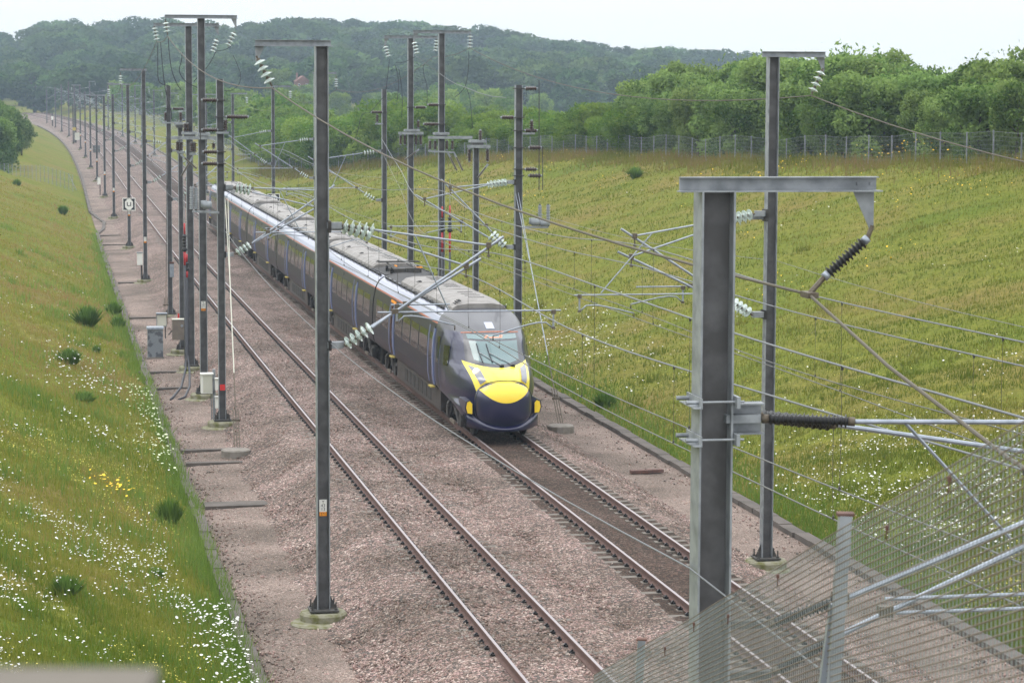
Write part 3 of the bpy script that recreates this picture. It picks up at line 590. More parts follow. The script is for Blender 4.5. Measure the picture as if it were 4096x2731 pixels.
RIGHT = [(154.7, 7.63, 11.5), (183.9, 7.61, 10.7), (224.9, 7.65, 10.0), (264.0, 7.65, 9.7), (300.0, 7.65, 9.4), (343.0, 7.65, 9.2), (385.8, 7.65, 9.2), (424.0, 7.65, 9.3), (444.7, 7.65, 9.4), (484.0, 7.65, 9.2), (525.0, 7.65, 9.0), (572.0, 7.65, 8.8)]
for i, (Y, d, top) in enumerate(RIGHT):
    lab = {0: 'mast right of the train, half hidden behind the mast with plate Y 43 13', 1: 'mast with the partly hidden U board beyond the train roof'}.get(i, 'grey mast in the far right-hand row, %s beyond the half hidden U board' % ORD[i - 2])
    mast(Y, d, -1, .24, top, lab, [(-.2, 1.3, ())], [((1.27, top - .1), (1.28, top - .95), 4)], [single(.24, i % 2, nd=4)], group='right-hand row of masts')
# ------------------------------------------------------------------ wires
def smooth_run(pts, step):
    pts = np.array(pts, float); Y = pts[:, 0]; out = []
    Yq = np.arange(Y[0], Y[-1] + 1e-6, step); m = np.gradient(pts[:, 1:], Y, axis=0)
    i = np.clip(np.searchsorted(Y, Yq, side='right') - 1, 0, len(Y) - 2); hh = (Y[i+1] - Y[i]); t = (Yq - Y[i])/hh
    h00, h10, h01, h11 = 2*t**3 - 3*t**2 + 1, t**3 - 2*t**2 + t, -2*t**3 + 3*t**2, t**3 - t**2
    v = h00[:, None]*pts[i, 1:] + (h10*hh)[:, None]*m[i] + h01[:, None]*pts[i+1, 1:] + (h11*hh)[:, None]*m[i+1]
    return np.concatenate([Yq[:, None], v], 1)
def single_far(sups, d0, side):
    out = []
    for i, Y in enumerate(sups):
        st = .22 if i % 2 == 0 else -.2
        out.append((Y, d0 + st, 6.86, 5.08))
        if i + 1 < len(sups):
            L_ = sups[i+1] - Y
            for f, hh in ((.25, 6.5), (.5, 6.38), (.75, 6.5)): out.append((Y + L_*f, d0 + st*(1 - 2*f)*.9, hh, 5.08))
    return out
def overhead_line(label, pts, drop=6.5, rm=.0125, rc=.0095):
    r = smooth_run(pts, 1.5); e = empty('overhead_line', TP(r[0, 0], r[0, 1], 5).tolist(), 0, label, 'overhead wire', 'overhead lines above the tracks')
    b = MB(); b.tube(TP(r[:, 0], r[:, 1], r[:, 2]), np.maximum(rm, r[:, 0]*5e-5), 6); b.build('messenger_wire', M['wire_alu'], e, e)
    b = MB(); b.tube(TP(r[:, 0], r[:, 1], r[:, 3]), np.maximum(rc, r[:, 0]*4e-5), 6); b.build('contact_wire', M['wire_copper'], e, e)
    y = pts[0][0] + 4
    while y < min(pts[-1][0], 210):
        dd, hm, hc = [float(np.interp(y, r[:, 0], r[:, k])) for k in (1, 2, 3)]
        j = random.uniform(-.05, .05); bow = random.uniform(-.1, .1)
        b = MB(); b.tube(TP([y, y + bow, y + bow*.8, y + j], [dd, dd + bow*.3, dd + bow*.3, dd], [hm, hm + (hc - hm)*.4, hm + (hc - hm)*.8, hc]), .0035 if y < 60 else .0045, 4); b.box(TP(y, dd, hm - .02), (.03, .04, .05)); b.box(TP(y + j, dd, hc + .02), (.025, .04, .04))
        b.build('dropper', M['dark_steel'], e, e); y += drop*random.uniform(.85, 1.15)
FA = single_far([148.4, 179.9, 219.8, 259, 299, 338.2, 377.9, 413.5, 448, 482, 511, 539, 570], 0, 1)
FB = single_far([154.7, 183.9, 224.9, 264, 300, 343, 385.8, 424, 444.7, 484, 525, 572], 4.5, 1)
overhead_line('wires of the left-hand track that rise towards the near mast, with thin droppers', [(6, -.25, 7.45, 6.1), (22.3, -.22, 7.22, 5.9), (31, -.12, 7.08, 5.62), (40, .05, 7.03, 5.35), (52.7, .31, 6.9, 5.08), (61, .2, 6.55, 5.08), (68, .1, 6.5, 5.08), (76, 0, 6.6, 5.08), (84.1, -.2, 6.9, 5.08), (104, 0, 6.4, 5.08), (125, .1, 6.8, 5.08)] + FA)
overhead_line('lower sagging wires of the left-hand track ending at the plain lighter grey mast', [(6, .2, 6.75, 5.3), (22.3, .2, 6.62, 5.3), (31, .1, 6.38, 5.18), (43, 0, 6.15, 5.08), (52.7, -.1, 6.4, 5.24), (61, -.2, 6.15, 5.26), (68, -.25, 6.1, 5.28), (76, -.2, 6.2, 5.33), (84.1, .0, 6.5, 5.45), (101, -1.4, 7.2, 6.4), (124.8, -2.7, 8.2, 7.6)])
overhead_line('upper wires over the track of the train with droppers down to the contact wire', [(18, 4.2, 7.05, 5.2), (34, 4.4, 6.76, 5.14), (44, 4.45, 6.66, 5.14), (56.9, 4.32, 6.82, 5.15), (65, 4.4, 6.55, 5.12), (72, 4.45, 6.5, 5.1), (80, 4.5, 6.6, 5.08), (87.8, 5.0, 6.85, 5.08), (105, 4.6, 6.35, 5.08), (123, 4.25, 6.8, 5.08)] + FB)
overhead_line('lower wires over the track of the train that end at the plain right-hand mast', [(18, 4.6, 6.7, 5.8), (34, 4.6, 6.38, 5.42), (45, 4.5, 6.26, 5.2), (56.9, 4.43, 6.32, 5.29), (65, 4.45, 6.2, 5.26), (72, 4.4, 6.22, 5.26), (80, 4.3, 6.32, 5.3), (87.8, 4.3, 6.45, 5.35), (105, 5.8, 7.2, 6.4), (122.8, 7.4, 8.2, 7.6)], 7)
def sag_wire(name, label, cat, pts, r, m, sag=.012, group=None, grow=5e-5):
    P_ = [TP(*p) for p in pts]; o = [P_[0]]
    for a, b_ in zip(P_[:-1], P_[1:]):
        L_ = np.linalg.norm(b_ - a)
        for t in np.linspace(0, 1, max(4, int(L_/2.5)))[1:]: o.append(a + (b_ - a)*t - np.array([0, 0, 1.])*4*sag*L_*t*(1 - t))
    o = np.array(o); mb = MB(); mb.tube(o, np.maximum(r, o[:, 1]*grow), 7); return tag(mb.build(name, m), label, cat, group)
sag_wire('feeder_cable', 'thick brown feeder cable sagging from the left-hand T-shaped masts to the near mast', 'cable', [(448, -4.2, 9), (413.5, -4.2, 9.0), (338.2, -4.4, 8.2), (259, -4.4, 8.8), (179.9, -4.4, 9.9), (148.4, -4.47, 10.66), (101.3, -4.45, 12.36), (92, -4.48, 12.34), (52.7, -4.28, 10.33), (22.31, -2.31, 8.37), (8, -4.36, 7.95)], .014, M['wire_brown'], .013)
sag_wire('feeder_cable', 'brown feeder cable crossing in front of the big trees to the tall dark mast', 'cable', [(484, 8.9, 8.4), (385.8, 8.9, 8.3), (300, 8.9, 8.5), (224.9, 8.9, 9.1), (183.9, 8.9, 9.85), (154.7, 8.95, 10.57), (113, 8.5, 12.0), (105.2, 8.83, 12.25), (56.9, 8.58, 10.22), (26, 8.6, 8.5)], .013, M['wire_brown'], .017)
sag_wire('earth_wire', 'thin pale earth wire low along the left-hand masts, crossing in front of the ballast', 'wire', [(179.9, -3.0, 6.0), (148.4, -3.05, 5.9), (84.1, -3.0, 5.7), (52.7, -3.1, 5.05), (22.31, -3.36, 5.98), (9, -3.3, 6.0)], .008, M['wire_alu'], .006)
sag_wire('earth_wire', 'thin pale earth wire along the right-hand masts in front of the right bank', 'wire', [(183.9, 7.8, 6.2), (123, 7.8, 6.2), (87.8, 7.75, 6.3), (56.9, 7.8, 6.4), (30, 7.8, 6.4)], .006, M['wire_alu'], .008)
def jumper(label, pts, r=.016, m='cable_black'):
    Y = pts[0]; mb = MB(); P_ = TP([p[0] for p in pts], [p[1] for p in pts], [p[2] for p in pts])
    t = np.linspace(0, len(P_) - 1, 6*len(P_)); k = np.arange(len(P_)); mb.tube(np.stack([np.interp(t, k, P_[:, i]) for i in range(3)], 1) if len(P_) < 3 else smooth_run(np.concatenate([k[:, None], P_], 1), .2)[:, 1:], r, 6)
    tag(mb.build('jumper_cable', M[m], smooth=True), label, 'cable', 'black jumper cables on the masts')
J = lambda Y, *p: [(Y, a, b_) for a, b_ in p]
jumper('black cable dropping from the left end of the rear left T-shaped arm', J(96, (-4.65, 12.21), (-4.66, 11.51), (-4.65, 10.86), (-4.54, 10.66), (-4.26, 10.58)))
jumper('long black cable hanging beside the left T-shaped masts down to the switch beam', J(96, (-4.55, 12.21), (-4.46, 11.03), (-4.34, 10.21), (-4.18, 9.64), (-4.17, 9.33)))
jumper('black cable curving right from the tallest left mast towards its post', J(92, (-4.46, 12.32), (-4.42, 11.69), (-4.33, 11.07), (-4.14, 10.6), (-4.01, 10.41)))
jumper('black loop hanging from the thick brown feeder beside the left T-shaped masts', J(95, (-3.79, 11.83), (-3.83, 11.5), (-3.91, 11.18), (-3.84, 10.94), (-3.62, 10.7), (-3.22, 10.5)))
jumper('short black cable running down left between the two left T-shaped posts', J(96, (-2.47, 11.89), (-2.61, 11.61), (-2.82, 11.28), (-3.32, 10.74)))
jumper('black cable linking the slanted insulators of the two left T-shaped masts', J(90, (-2.32, 11.98), (-2.51, 11.86), (-2.67, 11.81), (-2.88, 11.79)), .013)
jumper('black loop hanging right of the tallest left mast', J(86, (-2.58, 11.57), (-2.42, 11.2), (-2.33, 10.87), (-2.41, 10.58), (-2.63, 10.4), (-2.89, 10.37)), .011)
jumper('black cable hanging from the left insulator of the right T-shaped pair', J(110, (6.07, 11.83), (5.99, 11.1), (5.9, 10.33)), .015)
jumper('black cable hanging left of the rear T-shaped mast on the right', J(110, (6.31, 11.62), (6.43, 11.19), (6.47, 10.62), (6.4, 10.02)), .014)
jumper('longer black cable hanging down to the switch of the rear right T-shaped mast', J(110, (6.48, 11.43), (6.57, 10.86), (6.64, 10.14), (6.61, 9.28)), .014)
jumper('black cable curving down right of the taller right T-shaped mast', J(105, (8.75, 12.12), (8.73, 11.35), (8.62, 10.71), (8.41, 10.39), (8.18, 10.2)), .014)
jumper('black S-shaped cable between the two right T-shaped masts', J(108, (7.33, 11.6), (7.26, 11.46), (7.31, 11.09), (7.43, 10.62), (7.43, 9.87)), .014)
jumper('thin black cable dropping to the short switch post above the train', J(100, (7.79, 10.6), (7.95, 10.07), (8.06, 8.94)), .012)
jumper('short cable joining the slanted insulators of the right T-shaped pair', J(105, (5.65, 11.63), (5.95, 11.63), (6.27, 11.77), (6.5, 11.88)), .013)
jumper('black zigzag cable left of the plain right-hand mast with the brown insulator', J(122, (7.53, 10.28), (7.16, 9.86), (6.76, 9.41), (6.52, 9.38), (6.33, 9.22), (6.14, 8.43), (5.87, 7.84)), .014)
sag_wire('span_wire', 'pale wire falling right from the right T-shaped pair to the light grey mast', 'wire', [(105, 6.53, 11.88), (105, 7.48, 11.2), (97, 7.28, 10.56), (88, 7.2, 10.17)], .012, M['wire_alu'], .01)

# ------------------------------------------------------------------ the train: x across, s back from the nose tip, z over the rail
T_Y0, T_K = 73.25, .983
def tfn(V): return TP(T_Y0 + V[:, 1]*T_K, 4.5 + V[:, 0], V[:, 2])
train = empty('train', TP(T_Y0, 4.5, 0).tolist(), HEAD(T_Y0), 'dark blue high speed train with a yellow front, running towards the bridge', 'train')
PR = [(1.22, .96), (1.34, 1.1), (1.395, 1.4), (1.405, 2.0), (1.37, 2.6), (1.293, 3.045), (1.285, 3.07), (1.27, 3.12), (1.2, 3.28), (1.1, 3.4), (.95, 3.5), (.9, 3.52), (.5, 3.59), (0, 3.61)]
PM = [0, 0, 0, 0, 0, 0, 1, 2, 2, 2, 2, 3, 3]          # navy side, orange line, pale shoulder, roof
hwz = lambda z: float(np.interp(z, [p[1] for p in PR], [p[0] for p in PR]))
def TB(name, mb, mats, parent, smooth=False, fn=tfn): return mb.build(name, mats, parent, train, fn, smooth)
BODY = [M['navy_side'], M['orange_line'], M['shoulder_pale'], M['roof_dark']]
def body_loft(s0, s1):
    mb = MB(); full = [(-x, z) for x, z in PR] + [(x, z) for x, z in PR[::-1][1:]]; pm = PM + PM[::-1]; k = len(full)
    st = np.linspace(s0, s1, 9); V = np.array([[x, s_, z] for s_ in st for x, z in full])
    mb.add(V, [], 0)
    for i in range(8):
        for j in range(k-1): mb.f.append((i*k + j, i*k + j + 1, (i+1)*k + j + 1, (i+1)*k + j)); mb.m.append(pm[j])
        mb.f.append((i*k + k-1, i*k, (i+1)*k, (i+1)*k + k-1)); mb.m.append(0)
    for i in (0, 8): mb.f.append(tuple(i*k + j for j in range(k))); mb.m.append(3)
    return mb
def side_patch(mb, sg, s0, s1, z0, z1, off, mi=0, n=5):
    zs = np.linspace(z0, z1, n); V = [[sg*(hwz(z) + off), s_, z] for s_ in (s0, s1) for z in zs]
    mb.add(V, [(j, j+1, n+j+1, n+j) for j in range(n-1)], mi)
def slab_patch(mb, sg, s0, s1, z0, z1, off, mi=0, n=5):
    side_patch(mb, sg, s0, s1, z0, z1, off, mi, n)
    zs = np.linspace(z0, z1, n)
    for s_ in (s0, s1):
        V = [[sg*(hwz(z) + o), s_, z] for o in (-.01, off) for z in zs]; mb.add(V, [(j, j+1, n+j+1, n+j) for j in range(n-1)], mi)
def pod(mb, s0, s1, w=.92, z0=3.5, z1=3.8, mi=0):
    q = [(-w, z0), (-w*.97, z0 + .12), (-w*.8, z1 - .06), (-w*.45, z1), (w*.45, z1), (w*.8, z1 - .06), (w*.97, z0 + .12), (w, z0)]; k = len(q); e = .1
    st = [(s0, .0), (s0 + (1.3 if s0 < 5 else e), 1.), (s1 - e, 1.), (s1, .0)]
    V = [[x*(.94 + .06*f), s_, z0 + (z - z0)*(.72 + .28*f)] for s_, f in st for x, z in q]
    mb.add(V, [(i*k + j, i*k + j + 1, (i+1)*k + j + 1, (i+1)*k + j) for i in range(3) for j in range(k-1)] + [tuple(range(k))[::-1], tuple(3*k + j for j in range(k))], mi)
def bogie(c, parent):
    mb = MB()
    for x in (-1.02, 1.02):
        mb.box((x, c, .58), (.16, 2.9, .2)); mb.box((x, c, .8), (.24, 1.1, .3)); mb.lathe((x*1.0, c - .35, .55), (x*1.0, c - .35, 1.0), [(0, .12), (1, .12)], 8)
        for o_ in (-1.25, 1.25): mb.box((x*1.06, c + o_, .46), (.2, .34, .34)); mb.tube([(x*1.12, c + o_*.75, .3), (x*1.12, c + o_*.2, .75)], .05, 6)
        mb.lathe((x*1.1, c + .55, .75), (x*1.1, c + .85, .75), [(0, .13), (1, .13)], 8)
    mb.box((0, c, .62), (1.9, .7, .25))
    bg_ = TB('bogie', mb, M['bogie'], parent)
    for o_ in (-1.25, 1.25):
        w = MB()
        for x in (-.75, .75): w.lathe((x - .07, c + o_, .43), (x + .07, c + o_, .43), [(0, .41), (.2, .43), (.8, .43), (1, .4)], 18)
        w.tube([(-.75, c + o_, .43), (.75, c + o_, .43)], .09, 8)
        TB('wheelset', w, M['bogie'], parent)
    for x in (-1.2, 1.2):
        sb = MB(); sb.box((x, c, .3), (.06, .8, .1)); TB('shoe_beam', sb, M['brown_cabinet'], parent)
CARS = [(5.2, 20.15), (20.45, 40.1), (40.4, 60.0), (60.3, 79.9), (80.2, 99.8), (100.1, 115.9)]
for ci, (a, b_) in enumerate(CARS):
    front, rear = ci == 0, ci == 5
    s0 = a - 5.2 if front else a; s1 = b_ + 5.2 if rear else b_
    car = TB('carriage', body_loft(a, b_), BODY, train, False)
    doors = [s0 + 5.85, s0 + 15.1] if front else ([s1 - 15.1, s1 - 5.85] if rear else [s0 + 5.5, s0 + 14.2])
    for sg in (-1, 1):
        cuts = sorted(doors); lo = a + (.7 if not front else 3.2); hi = b_ - (.7 if not rear else 3.2)
        spans = [(lo, cuts[0] - .75), (cuts[0] + .75, cuts[1] - .75), (cuts[1] + .75, hi)]
        for u, v in spans:
            if v - u < .9: continue
            k = max(1, round((v - u)/1.75)); w = (v - u)/k
            for q in range(k):
                m_ = MB(); side_patch(m_, sg, u + q*w + .12, u + (q+1)*w - .12, 1.92, 2.74, .006); TB('window', m_, M['train_glass'], car)
        for dn, c in enumerate(doors):
            m_ = MB(); slab_patch(m_, sg, c - .5, c + .5, 1.12, 2.98, .016, 0, 7)
            dr = TB('door', m_, M['navy_side'], car)
            m_ = MB(); slab_patch(m_, sg, c - .6, c - .44, 1.14, 2.92, .045, 0, 7); slab_patch(m_, sg, c + .46, c + .56, 1.14, 2.95, .03, 0, 7); TB('door_edge', m_, M['door_blue'], dr, True)
            m_ = MB(); side_patch(m_, sg, c - .3, c + .3, 1.95, 2.75, .02); TB('door_window', m_, M['train_glass'], dr)
            m_ = MB(); m_.box((sg*1.38, c - .05, 1.03), (.14, .62, .04), 0); TB('door_step', m_, M['yellow_plate'], car)
            if front and dn == 1 and sg < 0:
                m_ = MB(); slab_patch(m_, sg, c - .62, c + .5, 2.93, 3.03, .03, 0, 2); slab_patch(m_, sg, c - .1, c + .0, 1.14, 2.93, .05, 1, 7); TB('door_marking', m_, [M['orange_plate'], M['rust_steel']], car)
        m_ = MB(); slab_patch(m_, sg, (doors[0] + doors[1])/2 - .25, (doors[0] + doors[1])/2 + .05, 2.86, 2.98, .012, 0, 2); TB('side_display', m_, M['black_paint'], car)
    bs = [s0 + 3.1 if not front else 2.7, s1 - 3.1 if not rear else s1 - 2.7]
    for c in bs: bogie(c, car)
    m_ = MB(); m_.box((0, (bs[0] + bs[1])/2, .66), (2.45, bs[1] - bs[0] - 4.4, .66)); m_.box((0, (bs[0] + bs[1])/2, 1.0), (2.3, s1 - s0 - 3.0, .1))
    uc = TB('equipment_case', m_, M['skirt'], car)
    for x in (-1.23, 1.23):
        m_ = MB()
        for q in range(7): m_.box((x, (bs[0] + bs[1])/2 + (q - 3)*.9, .66), (.02, .6, .42))
        TB('case_grille', m_, M['bogie'], uc)
    # roof equipment
    if front: sp = [(4.9, 9.8), (10.0, 13.2), (13.3, 16.2)]
    elif ci == 1: sp = [(24.4, 29.2), (29.6, 33.6), (34.0, 39.3)]
    else: sp = [(s0 + 1.2, s0 + 6.0), (s0 + 6.4, s0 + 11.4), (s0 + 11.8, s0 + 16.6)] if not rear else [(s0 + 5, s0 + 9), (s0 + 9.4, s0 + 13)]
    for u, v in sp:
        m_ = MB(); pod(m_, u, v); pd = TB('roof_pod', m_, M['roof_grey'], car)
        m_ = MB()
        for q in range(4):
            for rr in range(5): m_.box((-.55 - .055*rr, u + .3 + q*.12, 3.79 - .022*rr*rr*.5), (.035, .08, .03))
            m_.box((.15, u + (v-u)*(.3 + .15*q), 3.803), (.5, .12, .01))
        TB('roof_grille', m_, M['roof_dark'], pd)
    m_ = MB()
    for x in (-1.0, 1.0):
        m_.box((x, (a + b_)/2, 3.52), (.05, b_ - a - 1.0, .06))
        for q in range(int((b_ - a)/1.2)): m_.box((x, a + .8 + q*1.2, 3.53), (.12, .1, .07))
    TB('roof_cable_tray', m_, M['roof_dark'], car)
    if ci == 1:
        m_ = MB(); m_.box((0, 22.4, 3.53), (1.8, 3.6, .05), 0); pw = TB('pantograph_well', m_, M['roof_dark'], car)
        m_ = MB()
        for x in (-.5, .5): m_.tube([(x*.7, 21.4, 3.72), (x*.9, 23.3, 3.82)], .035, 6); m_.tube([(x, 20.9, 3.7), (x*.7, 23.5, 3.76)], .028, 6); m_.box((x, 22.3, 3.62), (.12, .5, .12))
        m_.tube([(-.8, 23.4, 3.86), (.8, 23.4, 3.86)], .03, 6); m_.tube([(-.8, 23.1, 3.86), (.8, 23.1, 3.86)], .03, 6); m_.box((0, 21.2, 3.65), (1.1, .5, .18)); m_.box((.2, 20.9, 3.66), (.5, .3, .22))
        pan = TB('pantograph', m_, M['dark_steel'], car)
        m_ = MB(); m_.box((.55, 21.9, 3.72), (.35, .05, .05)); m_.box((-.2, 22.6, 3.74), (.05, .5, .04)); m_.box((.75, 22.7, 3.72), (.05, .6, .04)); TB('pantograph_lead', m_, M['orange_plate'], car)
        for x, y_ in ((-.6, 20.9), (.6, 22.2), (-.6, 22.2)):
            m_ = MB(); ribbed((x, y_, 3.56), (x, y_, 3.8), .08, .05, .05, .02)(m_); TB('roof_insulator', m_, [M['black_polymer'], M['clamp']], car)
    if not rear:
        m_ = MB(); q = [(x*.97, z) for x, z in PR if z > 1.0]; q = [(-x, z) for x, z in q] + [(x, z) for x, z in q[::-1]]; k = len(q)
        V = [[x, s_, z] for s_ in (b_, b_ + .3) for x, z in q]; m_.add(V, [(j, (j+1) % k, k + (j+1) % k, k + j) for j in range(k)]); TB('gangway', m_, M['roof_dark'], car)
# nose
S0H = [(.45, .6), (1.0, .42), (1.3, .37), (1.5, .35), (1.76, .4), (1.87, .56), (1.99, .86), (2.12, 1.34), (2.4, 1.74), (2.76, 2.12), (3.0, 2.6), (3.2, 3.15), (3.34, 3.7), (3.48, 4.35), (3.56, 4.75), (3.61, 5.2)]
NWH = [(.45, 1.02), (.8, 1.2), (1.0, 1.3), (1.4, 1.395), (2.0, 1.405), (2.6, 1.37), (3.0, 1.302), (3.12, 1.27), (3.28, 1.2), (3.4, 1.1), (3.5, .95), (3.56, .7), (3.6, .35), (3.61, .05)]
s0h = lambda h: np.interp(h, *zip(*S0H)); nwh = lambda h: np.interp(h, *zip(*NWH))
def s_of(y, h):
    y, h = np.broadcast_arrays(np.asarray(y, float), np.asarray(h, float)); L_ = np.interp(h, [.6, .9, 1.1], [1.7, 2.2, 5.2]); u = np.clip(np.abs(y)/nwh(h), 0, 1)
    pw_ = np.interp(h, [1.4, 1.9], [3.0, 2.3])
    return s0h(h) + np.maximum(0, L_ - s0h(h))*(1 - (1 - u**pw_)**(1/2.5))
def y_of(s_, h):
    r = np.clip((s_ - s0h(h))/(5.2 - s0h(h)), 0, 1); return nwh(h)*(1 - (1 - r)**2.5)**(1/2.3)
def nose_side(mb, sg, s0, s1, z0, z1, off, n=9, taper=0.):
    zs = np.linspace(z0, z1, n); k = 5; V = [[sg*(float(y_of(sa + (sb_ - sa)*q/(k-1), z)) + off), sa + (sb_ - sa)*q/(k-1), z] for q in range(k) for z in zs for sa, sb_ in ((s0 + taper*(z - z0), s1 + taper*(z - z0)),)]
    mb.add(V, [(q*n + j, q*n + j + 1, (q+1)*n + j + 1, (q+1)*n + j) for q in range(k-1) for j in range(n-1)])
def flip(V): return tfn(np.stack([-V[:, 0], 121.1 - V[:, 1], V[:, 2]], 1))
def nose_mesh():
    hs_ = np.concatenate([np.linspace(.5, 1.7, 14), np.linspace(1.78, 3.0, 18), np.linspace(3.06, 3.61, 12)]); us = np.sin(np.linspace(-1, 1, 41)*np.pi/2)
    Hh, U = np.meshgrid(hs_, us, indexing='ij'); Yy = U*nwh(Hh); V = np.stack([Yy, s_of(Yy, Hh), Hh], -1); nh, nu = Hh.shape; mb = MB()
    F, Mi = [], []
    for i in range(nh-1):
        for j in range(nu-1):
            F.append((i*nu + j, i*nu + j + 1, (i+1)*nu + j + 1, (i+1)*nu + j)); c = V[i:i+2, j:j+2].mean((0, 1))
            edge = abs(c[0])/nwh(c[2])
            Mi.append(1 if (c[2] > 3.0 or (c[2] > 1.9 and edge < .66)) else 0)
    mb.add(V.reshape(-1, 3), F, 0); mb.m = Mi; return mb
nose = TB('cab_nose', nose_mesh(), [M['navy'], M['dome_grey']], train, True)
TB('cab_nose', nose_mesh(), [M['navy'], M['dome_grey']], train, True, flip)
def patch(name, hw, hb, ht, off, m, n=(10, 18), parent=None, yc=0.):
    t, u = np.meshgrid(np.linspace(0, 1, n[0]), np.linspace(-1, 1, n[1]), indexing='ij'); y = yc + u*(hw[0] + (hw[1] - hw[0])*t); h = hb(u) + (ht(u) - hb(u))*t
    V = np.stack([y, s_of(y, h) - off, h + off*.3], -1); nu = n[1]; mb = MB()
    mb.add(V.reshape(-1, 3), [(i*nu + j, i*nu + j + 1, (i+1)*nu + j + 1, (i+1)*nu + j) for i in range(n[0]-1) for j in range(nu-1)]); return TB(name, mb, m, parent or nose, True)
patch('yellow_panel', (.8, 1.0), lambda u: 1.69 - .27*u*u, lambda u: 2.07 + .14*u*u, .012, M['yellow_front'])
patch('windscreen_surround', (.8, .84), lambda u: 2.1 + .12*u*u, lambda u: 2.99 - .02*u*u, .014, M['dome_grey'])
ws = patch('windscreen', (.69, .75), lambda u: 2.15 + .11*u*u, lambda u: 2.78 + 0*u, .024, M['windscreen'])
dp = patch('destination_display', (.76, .77), lambda u: 2.83 + 0*u, lambda u: 2.955 + 0*u, .024, M['windscreen'], (4, 14))
for w_, h_, x_ in ((.55, .018, 0.0), (.14, .016, -.22), (.1, .016, .25)):
    patch('display_lettering', (w_/2, w_/2), lambda u: (2.87 if w_ > .3 else 2.915) + 0*u, lambda u: (2.87 if w_ > .3 else 2.915) + h_ + 0*u, .03, M['display_text'], (2, 6), dp, x_)
patch('orange_stripe', (.9, .9), lambda u: 3.02 - .05*u*u, lambda u: 3.04 - .05*u*u, .016, M['orange_line'], (2, 18))
patch('roof_hatch', (.13, .13), lambda u: 3.1 + 0*u, lambda u: 3.26 + 0*u, .02, M['shoulder_pale'], (4, 5))
for sg in (-1, 1):
    q = [(sg*.7, 1.62), (sg*.54, 1.75), (sg*.62, 2.04), (sg*.89, 2.1)]
    def quad_patch(scale, off, name, m, parent):
        c = np.mean(q, 0); Q_ = [c + (np.array(p) - c)*scale for p in q]; mb = MB(); n = 12; V = []
        for i in range(n):
            for j in range(n):
                a_, b2 = i/(n-1), j/(n-1); p = (1-a_)*((1-b2)*Q_[0] + b2*Q_[1]) + a_*((1-b2)*Q_[3] + b2*Q_[2]); V.append([p[0], float(s_of(p[0], p[1])) - off, p[1] + off*.3])
        mb.add(V, [(i*n + j, i*n + j + 1, (i+1)*n + j + 1, (i+1)*n + j) for i in range(n-1) for j in range(n-1)]); return TB(name, mb, m, parent, True)
    fr = quad_patch(1.14, .03, 'headlight_frame', M['yellow_cover'], nose)
    hl = quad_patch(1.0, .046, 'headlight', M['lamp_glass'], nose)
    if sg < 0:
        mb = MB(); p = (-.73, 1.97); c = np.array([p[0], float(s_of(*p)) - .035, p[1]]); mb.lathe(c, c - np.array([0, .06, -.01]), [(0, .1), (.6, .1), (1, .07)], 14); lo_ = TB('lit_lamp', mb, M['lamp_lit'], hl)
# coupler cover: a bulb with a yellow upper face, buffers, cowl, wipers
def sb(y, h):
    r = np.clip((np.abs(y)/.87)**2.6 + (np.abs(h - 1.03)/.75)**2.6, 0, 1); return .72 - .7*(1 - r)**(1/2.2)
mb = MB(); rho, ph = np.meshgrid(np.sin(np.linspace(.03, 1, 16)*np.pi/2), np.linspace(0, 2*np.pi, 49), indexing='ij')
R_ = (np.abs(np.cos(ph)/.87)**2.6 + np.abs(np.sin(ph)/.75)**2.6)**(-1/2.6); Yb, Hb = rho*R_*np.cos(ph), 1.03 + rho*R_*np.sin(ph)
mb.add(np.stack([Yb, sb(Yb, Hb), Hb], -1).reshape(-1, 3), [(i*49 + j, i*49 + j + 1, (i+1)*49 + j + 1, (i+1)*49 + j) for i in range(15) for j in range(48)] + [tuple(range(48))[::-1]])
TB('coupler_cover', mb, M['navy'], nose, True)
mb = MB(); t, u = np.meshgrid(np.linspace(0, 1, 12), np.linspace(-1, 1, 31), indexing='ij'); Yb = .745*u; lo_ = 1.13 + .36*u*u; Hb = lo_ + np.maximum(0, 1.735 - .235*u*u - lo_)*t
mb.add(np.stack([Yb, sb(Yb, Hb) - .012, Hb + .004], -1).reshape(-1, 3), [(i*31 + j, i*31 + j + 1, (i+1)*31 + j + 1, (i+1)*31 + j) for i in range(11) for j in range(30)])
TB('yellow_cover', mb, M['yellow_cover'], nose, True)
mb = MB(); pa = np.linspace(0, 2*np.pi, 61)[:-1]; Ra = (np.abs(np.cos(pa)/.87)**2.6 + np.abs(np.sin(pa)/.75)**2.6)**(-1/2.6)*.985; ya, ha = Ra*np.cos(pa), 1.03 + Ra*np.sin(pa)
rg = [(y_, min(float(sb(y_, h_)), float(s_of(y_, h_))) - .012, h_) for y_, h_ in zip(ya, ha) if h_ > .45]; k_ = int(np.argmin([abs(r_[2] - .45) + (r_[0] > 0) for r_ in rg]))
mb.tube(rg[k_ + 1:] + rg[:k_ + 1] if k_ + 1 < len(rg) else rg, .011, 5); TB('cover_seam', mb, M['black_paint'], nose)
for sg in (-1, 1):
    mb = MB(); mb.prism([(sg*.93, .74), (sg*1.12, .78), (sg*1.17, .95), (sg*1.14, 1.14), (sg*1.02, 1.19), (sg*.93, 1.1)], 'y', .6, 1.8); bf = TB('buffer_housing', mb, M['navy'], nose)
    mb = MB(); mb.prism([(sg*.95, .77), (sg*1.09, .79), (sg*1.13, .95), (sg*1.1, 1.11), (sg*1.02, 1.15), (sg*.95, 1.07)], 'y', .565, .61); TB('buffer_pad', mb, M['yellow_cover'], bf)
mb = MB(); us = np.linspace(-1, 1, 25); n = len(us); V = []
